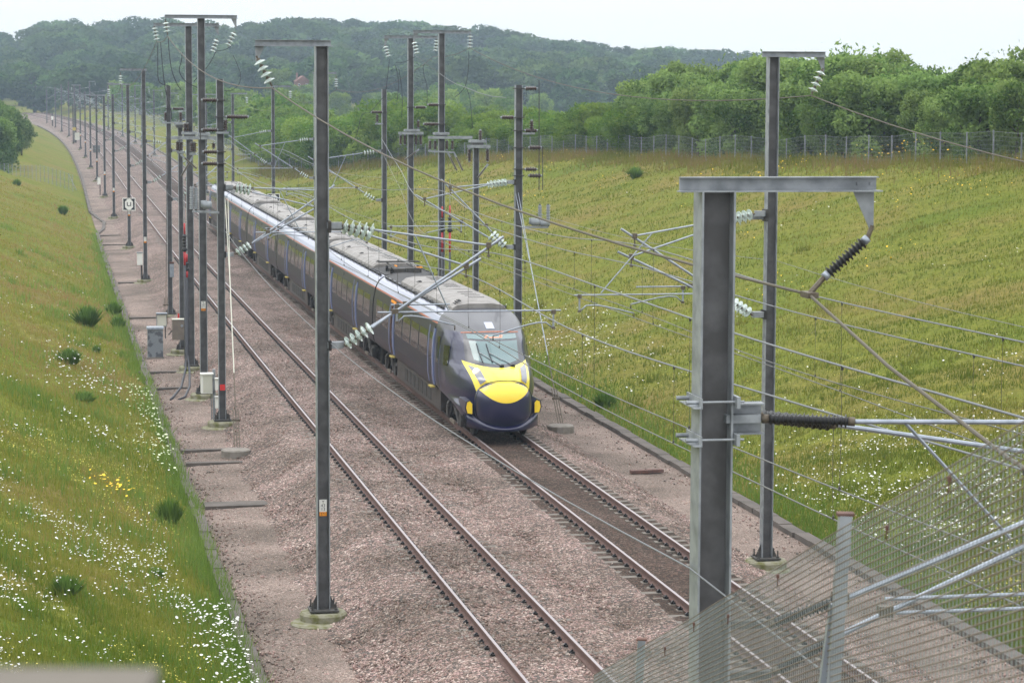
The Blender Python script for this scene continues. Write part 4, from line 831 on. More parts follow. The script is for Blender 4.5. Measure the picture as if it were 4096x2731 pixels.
for u in us:
    z1 = .42 + .42*abs(u)**2.2; z0 = .27 + .1*abs(u)**3; sf = .05 + .75*abs(u)**2.4
    for (sx, zz) in ((sf + .16, z1), (sf + .03, z1 - .05), (sf, (z0 + z1)/2), (sf + .05, z0), (sf + .7, z0 + .02)): V.append([1.08*u, sx, zz])
mb.add(V, [(i*5 + j, (i+1)*5 + j, (i+1)*5 + j + 1, i*5 + j + 1) for i in range(n-1) for j in range(4)]); TB('front_cowl', mb, M['navy'], nose, True)
for x0, x1 in ((.06, -.52), (.42, -.24)):
    mb = MB(); g = lambda x, h: (x, float(s_of(x, h)) - .05, h + .02)
    mb.tube([g(x0, 2.12), g((x0 + x1)/2, 2.28), g(x1, 2.46)], .014, 6, 1); mb.tube([g(x1 + .05, 2.2), g(x1, 2.43), g(x1 - .04, 2.7)], .018, 6, 0); mb.box(g(x0, 2.1), (.12, .08, .08), 0); TB('wiper', mb, [M['black_paint'], M['galv']], nose)
for sg in (-1, 1):
    mb = MB(); nose_side(mb, sg, 4.15, 4.75, 1.15, 2.9, .012); cd = TB('cab_door', mb, M['navy_side'], nose); mb = MB(); nose_side(mb, sg, 4.25, 4.6, 1.95, 2.75, .02); TB('door_window', mb, M['train_glass'], cd)
    for s_ in (4.08, 4.82):
        mb = MB(); nose_side(mb, sg, s_ - .025, s_ + .025, 1.15, 2.5, .03); TB('handrail', mb, M['door_blue'], cd)
    mb = MB(); nose_side(mb, sg, 3.05, 3.6, 1.95, 2.55, .014, 9, .25); TB('side_window', mb, M['train_glass'], nose)
# ------------------------------------------------------------------ lineside things
def thing_box(name, Y, d, h, label, cat, parts, rz=0., group=None):
    e = empty(name, TP(Y, d, h).tolist(), HEAD(Y) + rz, label, cat, group)
    for nm, c, sz, m, tp in parts:
        b = MB(); b.box(c, sz, 0, None, tp); b.build(nm, M[m], e)
    return e
thing_box('equipment_cabinet', 106.8, -4.4, -.87, 'blue grey trackside cabinet with peeling paint and a pale lid', 'cabinet', [('body', (0, 0, .66), (.64, .5, 1.2), 'bluegrey_paint', 1), ('lid', (0, 0, 1.3), (.74, .6, .08), 'galv_tube', .96), ('plinth', (0, 0, .03), (.7, .55, .08), 'concrete', 1)])
e = thing_box('control_cabinet', 107.0, -3.42, -.1, 'brown cabinet with a round fitting, on the post of the red sleeved cable', 'cabinet', [('body', (0, -.1, .42), (.5, .34, .85), 'brown_cabinet', 1), ('lid', (0, -.1, .87), (.52, .36, .03), 'cream_paint', 1)])
b = MB(); b.lathe((.15, -.28, .6), (.15, -.31, .6), [(0, .06), (1, .05)], 12); b.build('dial', M['galv_tube'], e); b = MB(); b.tube([(-.26, -.2, .4), (-.42, -.25, .22)], .025, 6); b.build('handle', M['dark_steel'], e)
e = thing_box('equipment_box', 115.0, -3.75, -.3, 'cream faced box in a grey frame beside the red plated post', 'box', [('body', (0, 0, .3), (.4, .22, .5), 'cream_paint', 1), ('frame', (0, .05, .3), (.46, .24, .6), 'galv', 1), ('hood', (0, -.03, .62), (.5, .36, .04), 'galv_tube', 1)])
b = MB()
for x in (-.17, .17): b.box((x, .05, -.3), (.05, .05, .62))
b.build('stand', M['dark_steel'], e)
e = thing_box('switch_cabinet', 85.3, -3.62, .18, 'large white cabinet on a grey post beside the flat topped dark post', 'cabinet', [('body', (0, -.1, .33), (.38, .3, .64), 'white_paint', 1), ('hood', (.01, -.12, .67), (.44, .38, .04), 'white_paint', 1), ('door', (.03, -.255, .33), (.3, .012, .56), 'cream_paint', 1)])
b = MB(); b.box((.26, .02, -.2), (.1, .1, 2.0)); b.tube([(.16, 0, -.02), (.17, 0, -1.0)], .02, 6); b.build('stand', M['galv'], e)
for dz, lb in ((.12, 'upper small white box next to the large white cabinet'), (-.5, 'lower small white box near the base of the dark post')):
    thing_box('junction_box', 85.1, -3.27, .18 + dz, lb, 'box', [('body', (0, -.06, .2), (.15, .16, .38), 'white_paint', 1), ('hood', (0, -.08, .4), (.18, .22, .03), 'white_paint', 1)])
for Y, d, h, hh, lb in ((149.9, -3.42, .12, .72, 'white cabinet on a stalk at the foot of the nearest row mast'), (265., -3.5, .3, .75, 'far white cabinet on a thin post next to the jog in the trough')):
    e = thing_box('signal_box', Y, d, h, lb, 'cabinet', [('body', (0, 0, hh/2), (.32, .22, hh), 'white_paint', 1), ('hood', (0, 0, hh + .02), (.36, .28, .05), 'galv', 1)])
    b = MB(); b.box((.1, .1, -.4), (.09, .09, 2.0 if Y > 200 else 1.1)); b.build('stand', M['dark_steel'], e)
thing_box('equipment_box', 124.9, -2.78, 1.25, 'narrow grey box strapped to the plain lighter grey mast', 'box', [('body', (0, -.2, .35), (.2, .16, .68), 'galv_tube', 1), ('cap', (0, -.2, .71), (.22, .18, .1), 'rust_steel', 1)])
e = thing_box('gantry_box', 338, -2.3, 1.35, 'dark louvred panel on the sixth mast of the row', 'panel', [('panel', (0, -.2, .5), (.95, .05, 1.0), 'dark_steel', 1)])
b = MB()
for q in range(5): b.box((0, -.24, .12 + q*.2), (1.0, .04, .09))
b.build('louvre', M['galv'], e)
for Y, d, lb in ((184.2 + .4, -4.1, 'concrete slab crossing the cess in front of the U board mast'), (196, -4.0, 'concrete slab across the cess near the trough jog'), (148.6, -3.9, 'concrete slab leading to the white cabinet on a stalk'), (125.5, -4.2, 'concrete slab in the cess by the plain lighter grey mast'), (95.4, -4.55, 'concrete slab beside the looping black cables'), (101, -4.5, 'concrete slab by the trough behind the looping cables'), (78.6, -4.0, 'upper kerb across the gravel by the stay block'), (75.8, -4.0, 'lower kerb across the gravel by the stay block'), (68.0, -3.95, 'large cracked concrete slab beside the bank, nearest to the bridge')):
    big = Y < 70; thing_box('concrete_slab', Y, d, -.84, lb, 'slab', [('slab', (0, 0, 0), (1.7 if Y < 150 else 2.0, .75 if big else .3, .1), 'trough', 1)], random.uniform(-.05, .05), 'slabs lying across the cess')
thing_box('plank', 71.9, 8.45, -.83, 'rusty brown plank lying in the gravel on the right of the track', 'plank', [('board', (0, 0, .04), (1.0, .22, .09), 'rust_steel', 1)], .12)
for (Y, d, lb, sl) in ((77.2, -3.25, 'round concrete block anchoring the white stay rod', 'l'), (81.2, 7.8, 'concrete block anchoring the stay rod on the right of the track', 'r')):
    e = empty('anchor_block', TP(Y, d, -.95).tolist(), HEAD(Y), lb, 'anchor'); b = MB(); b.lathe((0, 0, 0), (0, 0, .34), [(0, .45), (.9, .45), (1, .4)], 14); b.box((.1, .5, .1), (.7, .6, .2)); b.build('block', M['concrete'], e)
for a, b_, m_, lb in (((84.1, -2.98, 6.85), (77.25, -3.2, -.55), 'cream_paint', 'long white insulated stay rod slanting down from the flat topped post'), ((87.8, 7.55, 6.83), (81.2, 7.8, -.55), 'galv_tube', 'long pale stay rod slanting down from the light grey mast'), ((125, -2.93, 8.2), (120.5, -3.3, -.7), 'dark_steel', 'dark stay rod of the plain lighter grey mast')):
    e = empty('stay_rod', TP(*b_).tolist(), 0, lb, 'stay'); A, B = TP(*a), TP(*b_); D_ = A - B; ex = np.array([1., 0, 0])*.05
    b = MB()
    for s_ in (-1, 1): b.tube([B + D_*.7 + s_*ex*.2, A + s_*ex], .013, 6)
    b.tube([B + D_*.28, B + D_*.7], .018, 8); b.build('rod', M[m_], e, e)
    b = MB(); b.tube([B + D_*.12, B + D_*.28], .018, 6)
    for s_ in (-1, 0, 1): b.tube([B + s_*ex*1.6, B + D_*.14 + s_*ex*1.6], .018, 6)
    b.box(B + D_*.1, (.26, .08, .07)); b.build('turnbuckle', M['clamp'], e, e)
def cable_end(Y, d, hs_, label, tail):
    e = empty('cable_termination', TP(Y, d, hs_[-1]).tolist(), 0, label, 'cable', 'red sleeved cable ends'); h0, h1, h2, h3, h4 = hs_
    Z_ = lambda h: TP(Y, d, h)
    b = MB(); b.tube([Z_(h0), Z_(h1)], .035, 10); b.build('upper_sleeve', M['red_sleeve'], e, e, smooth=True)
    b = MB(); ribbed(Z_(h1), Z_(h2), .1, .1, .06, .02, 12)(b); b.lathe(Z_(h2 + .12), Z_(h2 - .05), [(0, .06), (.6, .13), (1, .05)], 12); b.build('shed_insulator', [M['black_polymer'], M['black_polymer']], e, e, smooth=True)
    b = MB(); b.tube([Z_(h2), Z_(h3)], [.05, .04], 10); b.build('lower_sleeve', M['red_sleeve'], e, e, smooth=True)
    b = MB(); b.tube([Z_(h3), Z_(h4)] + [TP(*p) for p in tail], .045, 8); b.build('cable', M['cable_black'], e, e, smooth=True)
    b = MB(); b.tube([Z_(h0), Z_(h0 + 1.1)], .012, 5); b.build('lead', M['galv_tube'], e, e)
cable_end(96, -3.72, (5.4, 4.98, 4.36, 3.8, .3), 'red sleeved cable end with black sheds beside the left-hand posts', [(95.4, -3.75, -.1), (94, -4.0, -.62), (92.8, -4.35, -.83), (92, -4.5, -.85)])
cable_end(96.4, -3.62, (4.2, 3.9, 3.6, 3.3, .3), 'second dark cable looping to the ground beside the red sleeved one', [(95.2, -3.62, -.2), (93.8, -3.7, -.6), (92.6, -3.95, -.83), (92, -4.2, -.85)])
cable_end(101.2, 7.02, (5.75, 5.3, 4.75, 3.9, -.6), 'left one of two red sleeved cable ends above the train roof', [(101.2, 7.02, -.85)])
cable_end(101.0, 7.3, (5.8, 5.35, 4.75, 3.9, -.6), 'right one of two red sleeved cable ends above the train roof', [(101.0, 7.3, -.85)])
for Y, d, lb in ((110.0, -3.2, 'red warning plate on the post behind the brown cabinet'), (84.05, -3.17, 'red warning plate low on the flat topped dark post')):
    thing_box('warning_plate', Y - .13, d, .55 if Y > 100 else .42, lb, 'plate', [('plate', (0, -.02, .1), (.17, .012, .2), 'red_plate', 1)])
# square marker boards
def marker(Y, d, h, sz, label):
    e = empty('marker_board', TP(Y - .16, d, h).tolist(), HEAD(Y) - .06, label, 'sign', 'square marker boards'); q = sz/2
    b = MB(); b.box((0, 0, 0), (sz, .03, sz)); b.build('board', M['white_paint'], e)
    b = MB(); b.box((0, -.017, 0), (sz*.89, .008, sz*.89)); b.build('dark_field', M['black_paint'], e)
    k = 16; P_ = [(-.31, -.24), (-.2, -.31)] + [(.2*math.cos(t) , -.34 - .09*math.sin(t)) for t in np.linspace(math.pi, 0, 7)] + [(.2, -.31), (.31, -.24), (.31, .24), (.2, .31)] + [(.2*math.cos(t), .34 + .09*math.sin(t)) for t in np.linspace(0, math.pi, 7)] + [(-.2, .31), (-.31, .24)]
    b = MB(); b.prism([(x*sz, z*sz) for x, z in P_], 'y', -.03, -.02); b.build('white_symbol', M['white_paint'], e)
    b = MB()
    for x in (-.135, .135): b.box((x*sz, -.034, .02*sz), (.07*sz, .008, .3*sz))
    b.box((0, -.034, -.12*sz), (.2*sz, .0078, .065*sz)); b.build('letter', M['black_paint'], e)
marker(179.9, -3.06, 2.35, .9, 'square black and white board with a U, on a mast of the left row')
marker(183.9, 7.61, 2.45, .9, 'square black and white board partly hidden by the train roof')
e = empty('signal_post', TP(445, -3.0, -.8).tolist(), HEAD(445), 'far signal post with a white box and yellow marker, beside the left row of masts', 'signal')
b = MB(); b.box((-.18, 0, 3.5), (.2, .2, 7)); b.box((.28, 0, 3.5), (.2, .2, 7)); b.build('post', M['dark_steel'], e); b = MB(); b.box((.5, -.2, 1.3), (.8, .4, 1.3)); b.build('box', M['cream_paint'], e); b = MB(); b.box((0, -.15, 2.6), (.55, .08, .55)); b.build('marker', M['yellow_plate'], e)
e = empty('signal_post', TP(548, -2.5, -.8).tolist(), HEAD(548), 'distant low post with a white plate, near the end of the left row', 'signal')
b = MB(); b.box((0, 0, 1.6), (.22, .2, 3.2)); b.build('post', M['dark_steel'], e); b = MB(); b.box((-.02, -.14, 2.0), (.42, .05, .8)); b.build('plate', M['white_paint'], e)
e = empty('lattice_post', (-54.2, 262, 3.2 - 3.6), .1, 'pale grey lattice post at the trees by the far left fence', 'mast'); b = MB()
for x in (-.3, .3):
    for y in (-.3, .3): b.beam((x, y, 0), (x*.7, y*.7, 7.2), .07, .07)
for q in range(9):
    z = .3 + q*.75; b.beam((-.29, -.29, z), (.28, -.28, z + .7), .04, .04); b.beam((.29, -.29, z), (-.28, -.28, z + .7), .04, .04); b.box((0, -.29, z), (.58, .04, .04))
b.box((0, 0, 6.2), (1.6, .1, .1)); b.build('lattice', M['galv'], e)
# ------------------------------------------------------------------ fences
def fence(name, label, pts, hgt, step, mesh_step=.2, name_post='fence_post', end_brace=None, mesh_m='galv'):
    """pts: world points of the fence foot"""
    e = empty(name, tuple(float(x) for x in pts[0]), 0, label, 'fence'); pts = np.array(pts); L_ = np.concatenate([[0], np.cumsum(np.linalg.norm(np.diff(pts[:, :2], axis=0), axis=1))])
    at = lambda t: np.array([np.interp(t, L_, pts[:, i]) for i in range(3)])
    me = None; o0 = np.array(pts[0])
    for t in np.arange(0, L_[-1], step):
        if me is None:
            b = MB(); b.box((0, 0, hgt/2), (.06, .06, hgt)); b.box((0, 0, hgt + .01), (.07, .07, .02)); me = b.mesh('fence_post', M['galv'])
        p = at(t); o = bpy.data.objects.new(name_post, me); link(o, e); o.location = (p - o0).tolist(); o.rotation_euler = (random.uniform(-.015, .015), random.uniform(-.015, .015), .2)
    T_ = np.arange(0, L_[-1], mesh_step); b = MB(); A = np.array([at(t) for t in T_]); u = np.array([0, 0, 1.])
    for z in [.05] + list(np.linspace(.25, hgt - .04, 7)): b.tube(A[::max(1, int(1.5/mesh_step))] + u*z, .004 if z < hgt - .1 else .008, 3)
    for p in A: b.add([p + u*.05 + (-.003, 0, 0), p + u*.05 + (.003, 0, 0), p + u*(hgt - .04) + (.003, 0, 0), p + u*(hgt - .04) + (-.003, 0, 0)], [(0, 1, 2, 3)])
    b.build('wire_mesh', M[mesh_m], e, e)
    if end_brace is not None:
        b = MB(); b.beam(at(end_brace) + u*hgt, at(end_brace) + np.array([.9, -.3, 0]), .06, .06); b.build('brace', M['galv'], e, e)
    return e
Yf = np.arange(100, 292, 3.); fence('boundary_fence', 'long grey wire fence along the top of the right-hand flowery bank', GZ(Yf, crest_d(Yf) + .3), 1.55, 3.0, .16)
Yf = np.arange(292, 600, 4.); fence('boundary_fence', 'dark fence running along the far right side of the line', GZ(Yf, crest_d(Yf) + .3), 1.7, 4.0, .35)
fx = np.linspace(-60, -46.6, 12); FP = []
for x in fx:
    y_ = 268 - (x + 46)*.35; best = None
    for d_ in np.linspace(-34, -6, 280):
        p = GZ(np.array(y_), np.array(d_))
        if best is None or abs(p[0] - x) < abs(best[0] - x): best = p
    FP.append(best)
fence('boundary_fence', 'short grey palisade fence ending in a leaning strut below the trees on the far left', FP, 1.75, .45, .15, 'pale', end_brace=13.0)
# mesh fence on the wing wall beside the camera
FXY = lambda Y: (2.01 - .071*Y, Y, 11.72 - .301*Y)
e = empty('mesh_fence', FXY(18.5), 0, 'near galvanised mesh fence sloping down beside the bridge', 'fence')
HT_ = 1.75; ys_ = np.arange(4.2, 19.2, .0475)
b = MB()
for y in ys_:
    x, _, z = FXY(y); b.tube([(x, y, z - HT_), (x, y, z)], .0017, 4, 0, False)
for k in range(int(HT_/.0279) + 1):
    bow = [(FXY(y)[0] - .0026, y, FXY(y)[2] - k*.0279 - .004 + .004*math.sin(y*2.1)) for y in np.arange(4.2, 19.3, .25)]; b.tube(bow, .0028, 4, 1, False)
mat('mesh_wire', (.24, .27, .27), .6, .3); mat('rusty_wire', (.155, .115, .085), .7, .1, noise=(3, (.24, .21, .18), .45, .65))
b.build('mesh_panel', [M['mesh_wire'], M['rusty_wire']], e, e)
for y in (3.4, 10.0, 16.6):
    x, _, z = FXY(y)
    b = MB(); b.beam((x + .05, y + .03, z + .07), (x - .05, y + .03, z - 1.9), .06, .05); p_ = b.build('fence_post', M['galv'], e, e)
    b = MB(); b.box((x + .05, y + .03, z + .075), (.068, .058, .012)); b.build('post_cap', M['rust_steel'], p_, e)
    b = MB(); b.beam((x + .015, y + .075, z - .3), (x - .15, y + .2, z - 1.9), .045, .03); b.build('strut', M['galv_tube'], p_, e)
for y, k in ((8.1, .05), (9.0, .1), (11.2, .05), (12.6, .11), (13.8, .05), (15.0, .1)):
    x, _, z = FXY(y); b = MB(); b.box((x - .008, y, z - k), (.012, .02, .016)); b.tube([(x - .008, y, z - k), (x - .008, y + .01, z - k - .045)], .003, 5); b.build('mesh_clip', M['rust_steel'], e, e)
b = MB(); w = [FXY(y) for y in (4.2, 19.2)]
V = [(w[i][0] + dx, w[i][1], w[i][2] - HT_ - .05 - dz) for i in (0, 1) for dx, dz in ((-.25, 0), (.25, 0), (.25, 6), (-.25, 6))]
b.add(V, [(0, 1, 2, 3), (7, 6, 5, 4), (0, 4, 5, 1), (1, 5, 6, 2), (2, 6, 7, 3), (3, 7, 4, 0)]); o = b.build('wing_wall', M['concrete']); tag(o, 'concrete wing wall carrying the near mesh fence', 'wall'); o['kind'] = 'structure'
b = MB(); b.box((-.84, 1.4, 10.06), (1.25, .22, .17)); o = b.build('parapet_rail', M['timber']); tag(o, 'blurred weathered timber rail of the bridge parapet, closest to the camera', 'rail')

# ------------------------------------------------------------------ vegetation
def crown_mesh(name, seed, n, leaf, wide=.5, lobes=16, low=.12, m='leaf_near', open_=.0, rs=1.):
    """a unit tree crown: height 1, leaf-sized faces spread through lumpy lobes"""
    g = np.random.default_rng(seed); ph = g.random(lobes)*6.28; zz = low + (1 - low)*np.sqrt(g.random(lobes))*.92
    prof = np.sqrt(np.clip(1 - ((zz - .5)/.55)**2, .08, 1)); rr = wide*prof*np.sqrt(g.random(lobes))*.85
    Cc = np.stack([rr*np.cos(ph), rr*np.sin(ph), zz], 1); R_ = wide*(.26 + .24*g.random(lobes))*rs
    Cc[0] = (0, 0, .45); R_[0] = wide*.66; Cc[1] = (.05, 0, .8); R_[1] = wide*.34
    li = g.choice(lobes, n, p=R_**2/np.sum(R_**2)); v = g.normal(size=(n, 3)); v /= np.linalg.norm(v, axis=1)[:, None]
    k = (.55 + .5*g.random(n)**.6) + .12*g.normal(size=n)*open_; P = Cc[li] + v*(R_[li]*k)[:, None]*np.array([1, 1, .85]); P[:, 2] = np.maximum(P[:, 2], .02)
    t1 = g.normal(size=(n, 3)); t1 /= np.linalg.norm(t1, axis=1)[:, None]; t2 = np.cross(t1, v + .6*g.normal(size=(n, 3))); t2 /= np.linalg.norm(t2, axis=1)[:, None]
    if rs < 1:
        ns = 26; a_ = g.random(ns)*6.28; r_ = wide*.75*np.sqrt(g.random(ns)); sp = g.integers(0, ns, n//7); q = np.arange(n//7); top_ = .5 + .5*np.sqrt(np.clip(1 - (r_/wide)**2, .05, 1))
        P[q] = np.stack([r_[sp]*np.cos(a_[sp]), r_[sp]*np.sin(a_[sp]), top_[sp]*.86], 1) + g.normal(size=(len(q), 3))*np.array([.022, .022, .075])
    sz = leaf*(.6 + .8*g.random(n))[:, None]
    V = np.stack([P - t1*sz, P + t2*sz*.5, P + t1*sz, P - t2*sz*.5], 1).reshape(-1, 3); F = np.arange(4*n).reshape(n, 4)
    lt = g.random(lobes); tint = np.clip(.75*lt[li] + .45*g.random(n) - .12, 0, 1)
    o = raw_mesh(name, V, F, M[m], attr=tint); me = o.data; bpy.data.objects.remove(o); return me
def trunk_mesh(seed, fork=4, hgt=.75, r=.03):
    g = random.Random(seed); b = MB(); b.tube([(0, 0, -.06), (.01, 0, hgt*.3), (.015, .01, hgt*.62), (.0, .0, hgt)], [r, r*.75, r*.5, r*.2], 7)
    for q in range(fork):
        a = q*6.28/fork + g.random(); z = hgt*(.28 + .12*q); b.tube([(0, 0, z), (.14*math.cos(a), .14*math.sin(a), z + .14), (.26*math.cos(a), .26*math.sin(a), z + .3)], [r*.5, r*.35, r*.12], 5)
    return b.mesh('trunk', M['bark'])
TREES = {}
def tree_proto(kind, i, name, n, leaf, **k):
    return (name, crown_mesh(name + '_crown', 100 + i*7 + len(kind), n, leaf, **k), trunk_mesh(i + 5))
def plant_tree(proto, P, hgt, wide, label, group, cat='tree'):
    name, cm, tm = proto; e = bpy.data.objects.new(name, None); e.location = [float(x) for x in P]; e.rotation_euler = (0, 0, random.random()*6.28); e.scale = (wide, wide, hgt); link(e)
    tag(e, label, cat, group); link(bpy.data.objects.new('trunk', tm), e); link(bpy.data.objects.new('crown', cm), e); return e
NEAR = [tree_proto('near', i, 'broadleaf_tree', 12000, .022, wide=.5, lobes=40, low=.02, open_=.5, rs=.62) for i in range(4)]
BUSH = [tree_proto('bush', i, 'bushy_tree', 7000, .03, wide=.6, lobes=15, low=.02, m='leaf_bright') for i in range(3)]
FAR = [tree_proto('far', i, 'woodland_tree', 2600, .05, wide=.5, lobes=15, low=.1, m='leaf_far') for i in range(4)]
MID = [tree_proto('mid', i, 'field_tree', 3800, .042, wide=.55, lobes=17, low=.02, m='leaf_bright') for i in range(3)]
def XD(Y, d): return GZ(np.array(float(Y)), np.array(float(d)))
rt = random.Random(5)
def px_x(P): return 2048 + 10048*P[0]/P[1]
# the band of trees behind the right-hand fence
cnt = 0
for Y in np.arange(104, 236, 4.6):
    for row in range(3):
        d = float(crest_d(Y)) + 2.6 + row*4.6 + rt.uniform(-1.2, 1.2); P = XD(Y + rt.uniform(-1.5, 1.5), d); x = px_x(P)
        if x > 4350 or x < 2430 + row*60: continue
        top = np.interp(x, [2430, 2560, 2700, 3000, 3250, 3420, 3560, 3640, 3800, 3960, 4100], [400, 330, 300, 262, 262, 222, 205, 300, 335, 255, 215])
        h = CZ + (343 - top)/10048*P[1] - P[2] + (.55 if row else -.5); h *= rt.uniform(.86, 1.06); cnt += 1
        plant_tree(rt.choice(NEAR), P - np.array([0, 0, .15]), h, h*rt.uniform(.85, 1.1), 'leafy green tree in the tall band behind the right-hand fence', 'trees behind the right-hand fence')
for Y in np.arange(150, 330, 4.2):
    for row in range(2):
        d = float(crest_d(Y)) + 2.2 + row*3.6 + rt.uniform(-.8, .8); P = XD(Y + rt.uniform(-1.5, 1.5), d); x = px_x(P)
        if x > 2560 or x < 1000: continue
        h = (rt.uniform(2.4, 3.8) if x > 1750 else rt.uniform(3.6, 6.2)) + (row*.8)
        plant_tree(rt.choice(BUSH), P - np.array([0, 0, .1]), h, h*rt.uniform(1.0, 1.3), 'light green bushy tree of the low hedge behind the fence', 'low hedge behind the fence')
# lighter trees beyond the fence farther on
for i in range(95):
    Y = rt.uniform(300, 640); d = rt.uniform(21, 120) if i % 3 else rt.uniform(19, 34); P = XD(Y, d); x = px_x(P)
    if not (-200 < x < 2300): continue
    h = rt.uniform(4, 8.5); plant_tree(rt.choice(MID), P - np.array([0, 0, .3]), h, h*rt.uniform(.9, 1.25), 'pale green tree in the rough ground between the railway and the wooded hill', 'trees between railway and hill')
# trees on the far left, by the short fence
for i in range(16):
    Y = rt.uniform(272, 420); d = rt.uniform(-34, -13.5) + (Y - 272)*.03; P = XD(Y, d); x = px_x(P)
    if x < -350 or x > 150: continue
    h = min(rt.uniform(5, 8.5), CZ + (343 - 385 - max(0, x)*1.1)/10048*Y - P[2])
    if h > 2: plant_tree(rt.choice(NEAR), P - np.array([0, 0, .2]), h, h*rt.uniform(.9, 1.15), 'dark leafy tree standing over the bend of the line on the far left', 'trees on the far left')
# the wooded hill
nh = 0
for Y in np.arange(655, 1180, 24):
    k = 0
    for a in np.arange(-.215, .222, 15.5/Y):
        X = Y*(a + rt.uniform(-.005, .005)); yy_ = Y + rt.uniform(-11, 11); xp = 2048 + 10048*a
        if xp > 2650 and Y < 1000: continue
        if nh >= 292: break
        if rt.random() > (.62 if Y < 760 else .8 if Y < 1090 else 1.0): continue
        ys = float(np.interp(2048 + 10048*X/yy_, SKY_X, SKY_Y)); topz = CZ + (343 - ys)*1100/10048 - 13.; r = np.clip((yy_ - 650)/430, 0, 1); r = r*r*(3 - 2*r)
        x0 = float(_XZ(yy_)[1]); z = x0*(1 - r) + r*(topz + min(0, -(yy_ - 1150)*.02))
        h = rt.uniform(10, 15); nh += 1
        plant_tree(rt.choice(FAR), (X, yy_, z - 1.0), h, h*rt.uniform(1.1, 1.55), 'round crowned tree of the hazy wood on the hill', 'trees of the wooded hill')
# broom and weeds on the banks
def tuft_mesh(seed, n=800):
    g = np.random.default_rng(seed); az = g.random(n)*6.283; r0 = .12*np.sqrt(g.random(n)); ln = g.random(n); k = .35 + .65*g.random(n); sp = .42*ln*k*(.6 + .5*np.sin(az*2 + seed)**2)
    base = np.stack([r0*np.cos(az), r0*np.sin(az), 0*az - .02], 1); tip = base + np.stack([sp*np.cos(az), sp*np.sin(az), k*np.sqrt(np.clip(1 - .6*ln**2, .1, 1))], 1); mid = base*.55 + tip*.45 + np.stack([0*az, 0*az, .06*k], 1)
    s_ = np.stack([-np.sin(az), np.cos(az), 0*az], 1)*.013
    V = np.stack([base - s_, base + s_, mid + s_*1.3, tip, mid - s_*1.3], 1).reshape(-1, 3)
    o = raw_mesh('shrub_leaves', V, np.arange(5*n).reshape(n, 5), M['leaf_shrub'], attr=np.clip(g.random(n)*.8 + .1, 0, 1)); me = o.data; bpy.data.objects.remove(o); return me
SHR = [tuft_mesh(50 + i) for i in range(3)]
def shrub(Y, d, h, w, label):
    e = bpy.data.objects.new('shrub', None); P = XD(Y, d); e.location = [float(v) for v in P - np.array([0, 0, .06])]; e.scale = (w, w, h); e.rotation_euler = (0, 0, rt.random()*6); link(e); tag(e, label, 'shrub', 'green shrubs on the grass banks')
    link(bpy.data.objects.new('leaves', rt.choice(SHR)), e); b = MB()
    for q in range(6): b.tube([(0, 0, -.05), (.12*math.cos(q), .12*math.sin(q), .4), (.25*math.cos(q), .25*math.sin(q), .8)], [.02, .015, .006], 4)
    b.build('stems', M['leaf_shrub'], e)
for Y, d, h, w, lb in [(115, -7.1, 1.15, 1.9, 'large broom bush on the left bank, left of the blue grey cabinet'), (126.5, -5.6, .95, 1.2, 'upper of two green bushes at the foot of the left bank'), (119.5, -5.6, .8, 1.1, 'lower of two green bushes at the foot of the left bank'), (95.2, -8.1, .8, 1.4, 'feathery green bush among the daisies on the left bank'), (104.3, -6.9, .5, .6, 'small green tuft right of the feathery bush'), (214, -7.5, 1.0, 1.4, 'lone spiky bush high on the far part of the left bank'), (236, -11.6, .9, 1.3, 'small dark bush near the crest of the left bank'), (64.4, -5.9, .9, 1.0, 'lush green weed clump at the trough, nearest to the bridge'), (56.0, -6.6, .35, .6, 'bright low green tussock among the daisies'), (50.1, -8.6, .5, 1.0, 'dull green weed clump among the nearest daisies'), (85.9, -7.7, .5, 1.2, 'dark green weed patch above the umbels on the left bank'), (86.8, 10.6, .75, 1.3, 'dark weed clump at the foot of the right-hand bank'), (157, 28.5, .9, 1.6, 'pale weedy bush high on the right-hand bank')]:
    shrub(Y, d, h, w, lb)
# grass
def blades(name, n, Y, d, hmin, hmax, m, label, wk=1.0, lean=.35):
    P = GZ(Y, d); g = rng; az = g.random(n)*6.28; h = (hmin + (hmax - hmin)*g.random(n)**1.5); w = np.maximum(.008, P[:, 1]*2.1e-4)*wk*(.7 + .6*g.random(n))
    ln = h*lean*g.normal(size=n); bx, by = np.cos(az)*w, np.sin(az)*w*.4; dxy = np.stack([np.cos(az*3)*ln, np.sin(az*3)*ln, h], 1)
    V = np.stack([P + np.stack([-bx, -by, -.03 + 0*h], 1), P + np.stack([bx, by, -.03 + 0*h], 1), P + dxy], 1).reshape(-1, 3)
    tint = np.clip((.33 if P[:, 0].mean() > 0 else .36 + .3*np.clip((Y - 66)/36, 0, 1)) + (.13 if P[:, 0].mean() > 0 else .2)*wob(d, Y*.55, .36, 2.0) + .08*wob(d, Y, 1.3, 5.) + .15*g.normal(size=n), 0, 1)
    o = raw_mesh(name, V, np.arange(3*n).reshape(n, 3), M[m], attr=tint); o['kind'] = 'stuff'; o['label'] = label; return o
def ysamp(n, lo, hi, p=1.0): u = rng.random(n); return (lo**-p + u*(hi**-p - lo**-p))**(-1/p)
def left_d(Y):
    lim = (-.2038*Y*1.08 - (8.95 - .182*Y)); return -5.4 - rng.random(len(Y))*np.clip(-5.4 - lim, 1, 12)
def right_d(Y):
    hi = np.minimum(crest_d(Y) + 1.5, .232*Y - (8.95 - .182*Y - .48*(Y/100)**2)); return 10.1 + rng.random(len(Y))*np.clip(hi - 10.1, 1, 40)
n = 150000; Y = ysamp(n, 35, 245, 1.2); blades('grass', n, Y, left_d(Y), .06, .24, 'grass_left', 'meadow grass on the left bank')
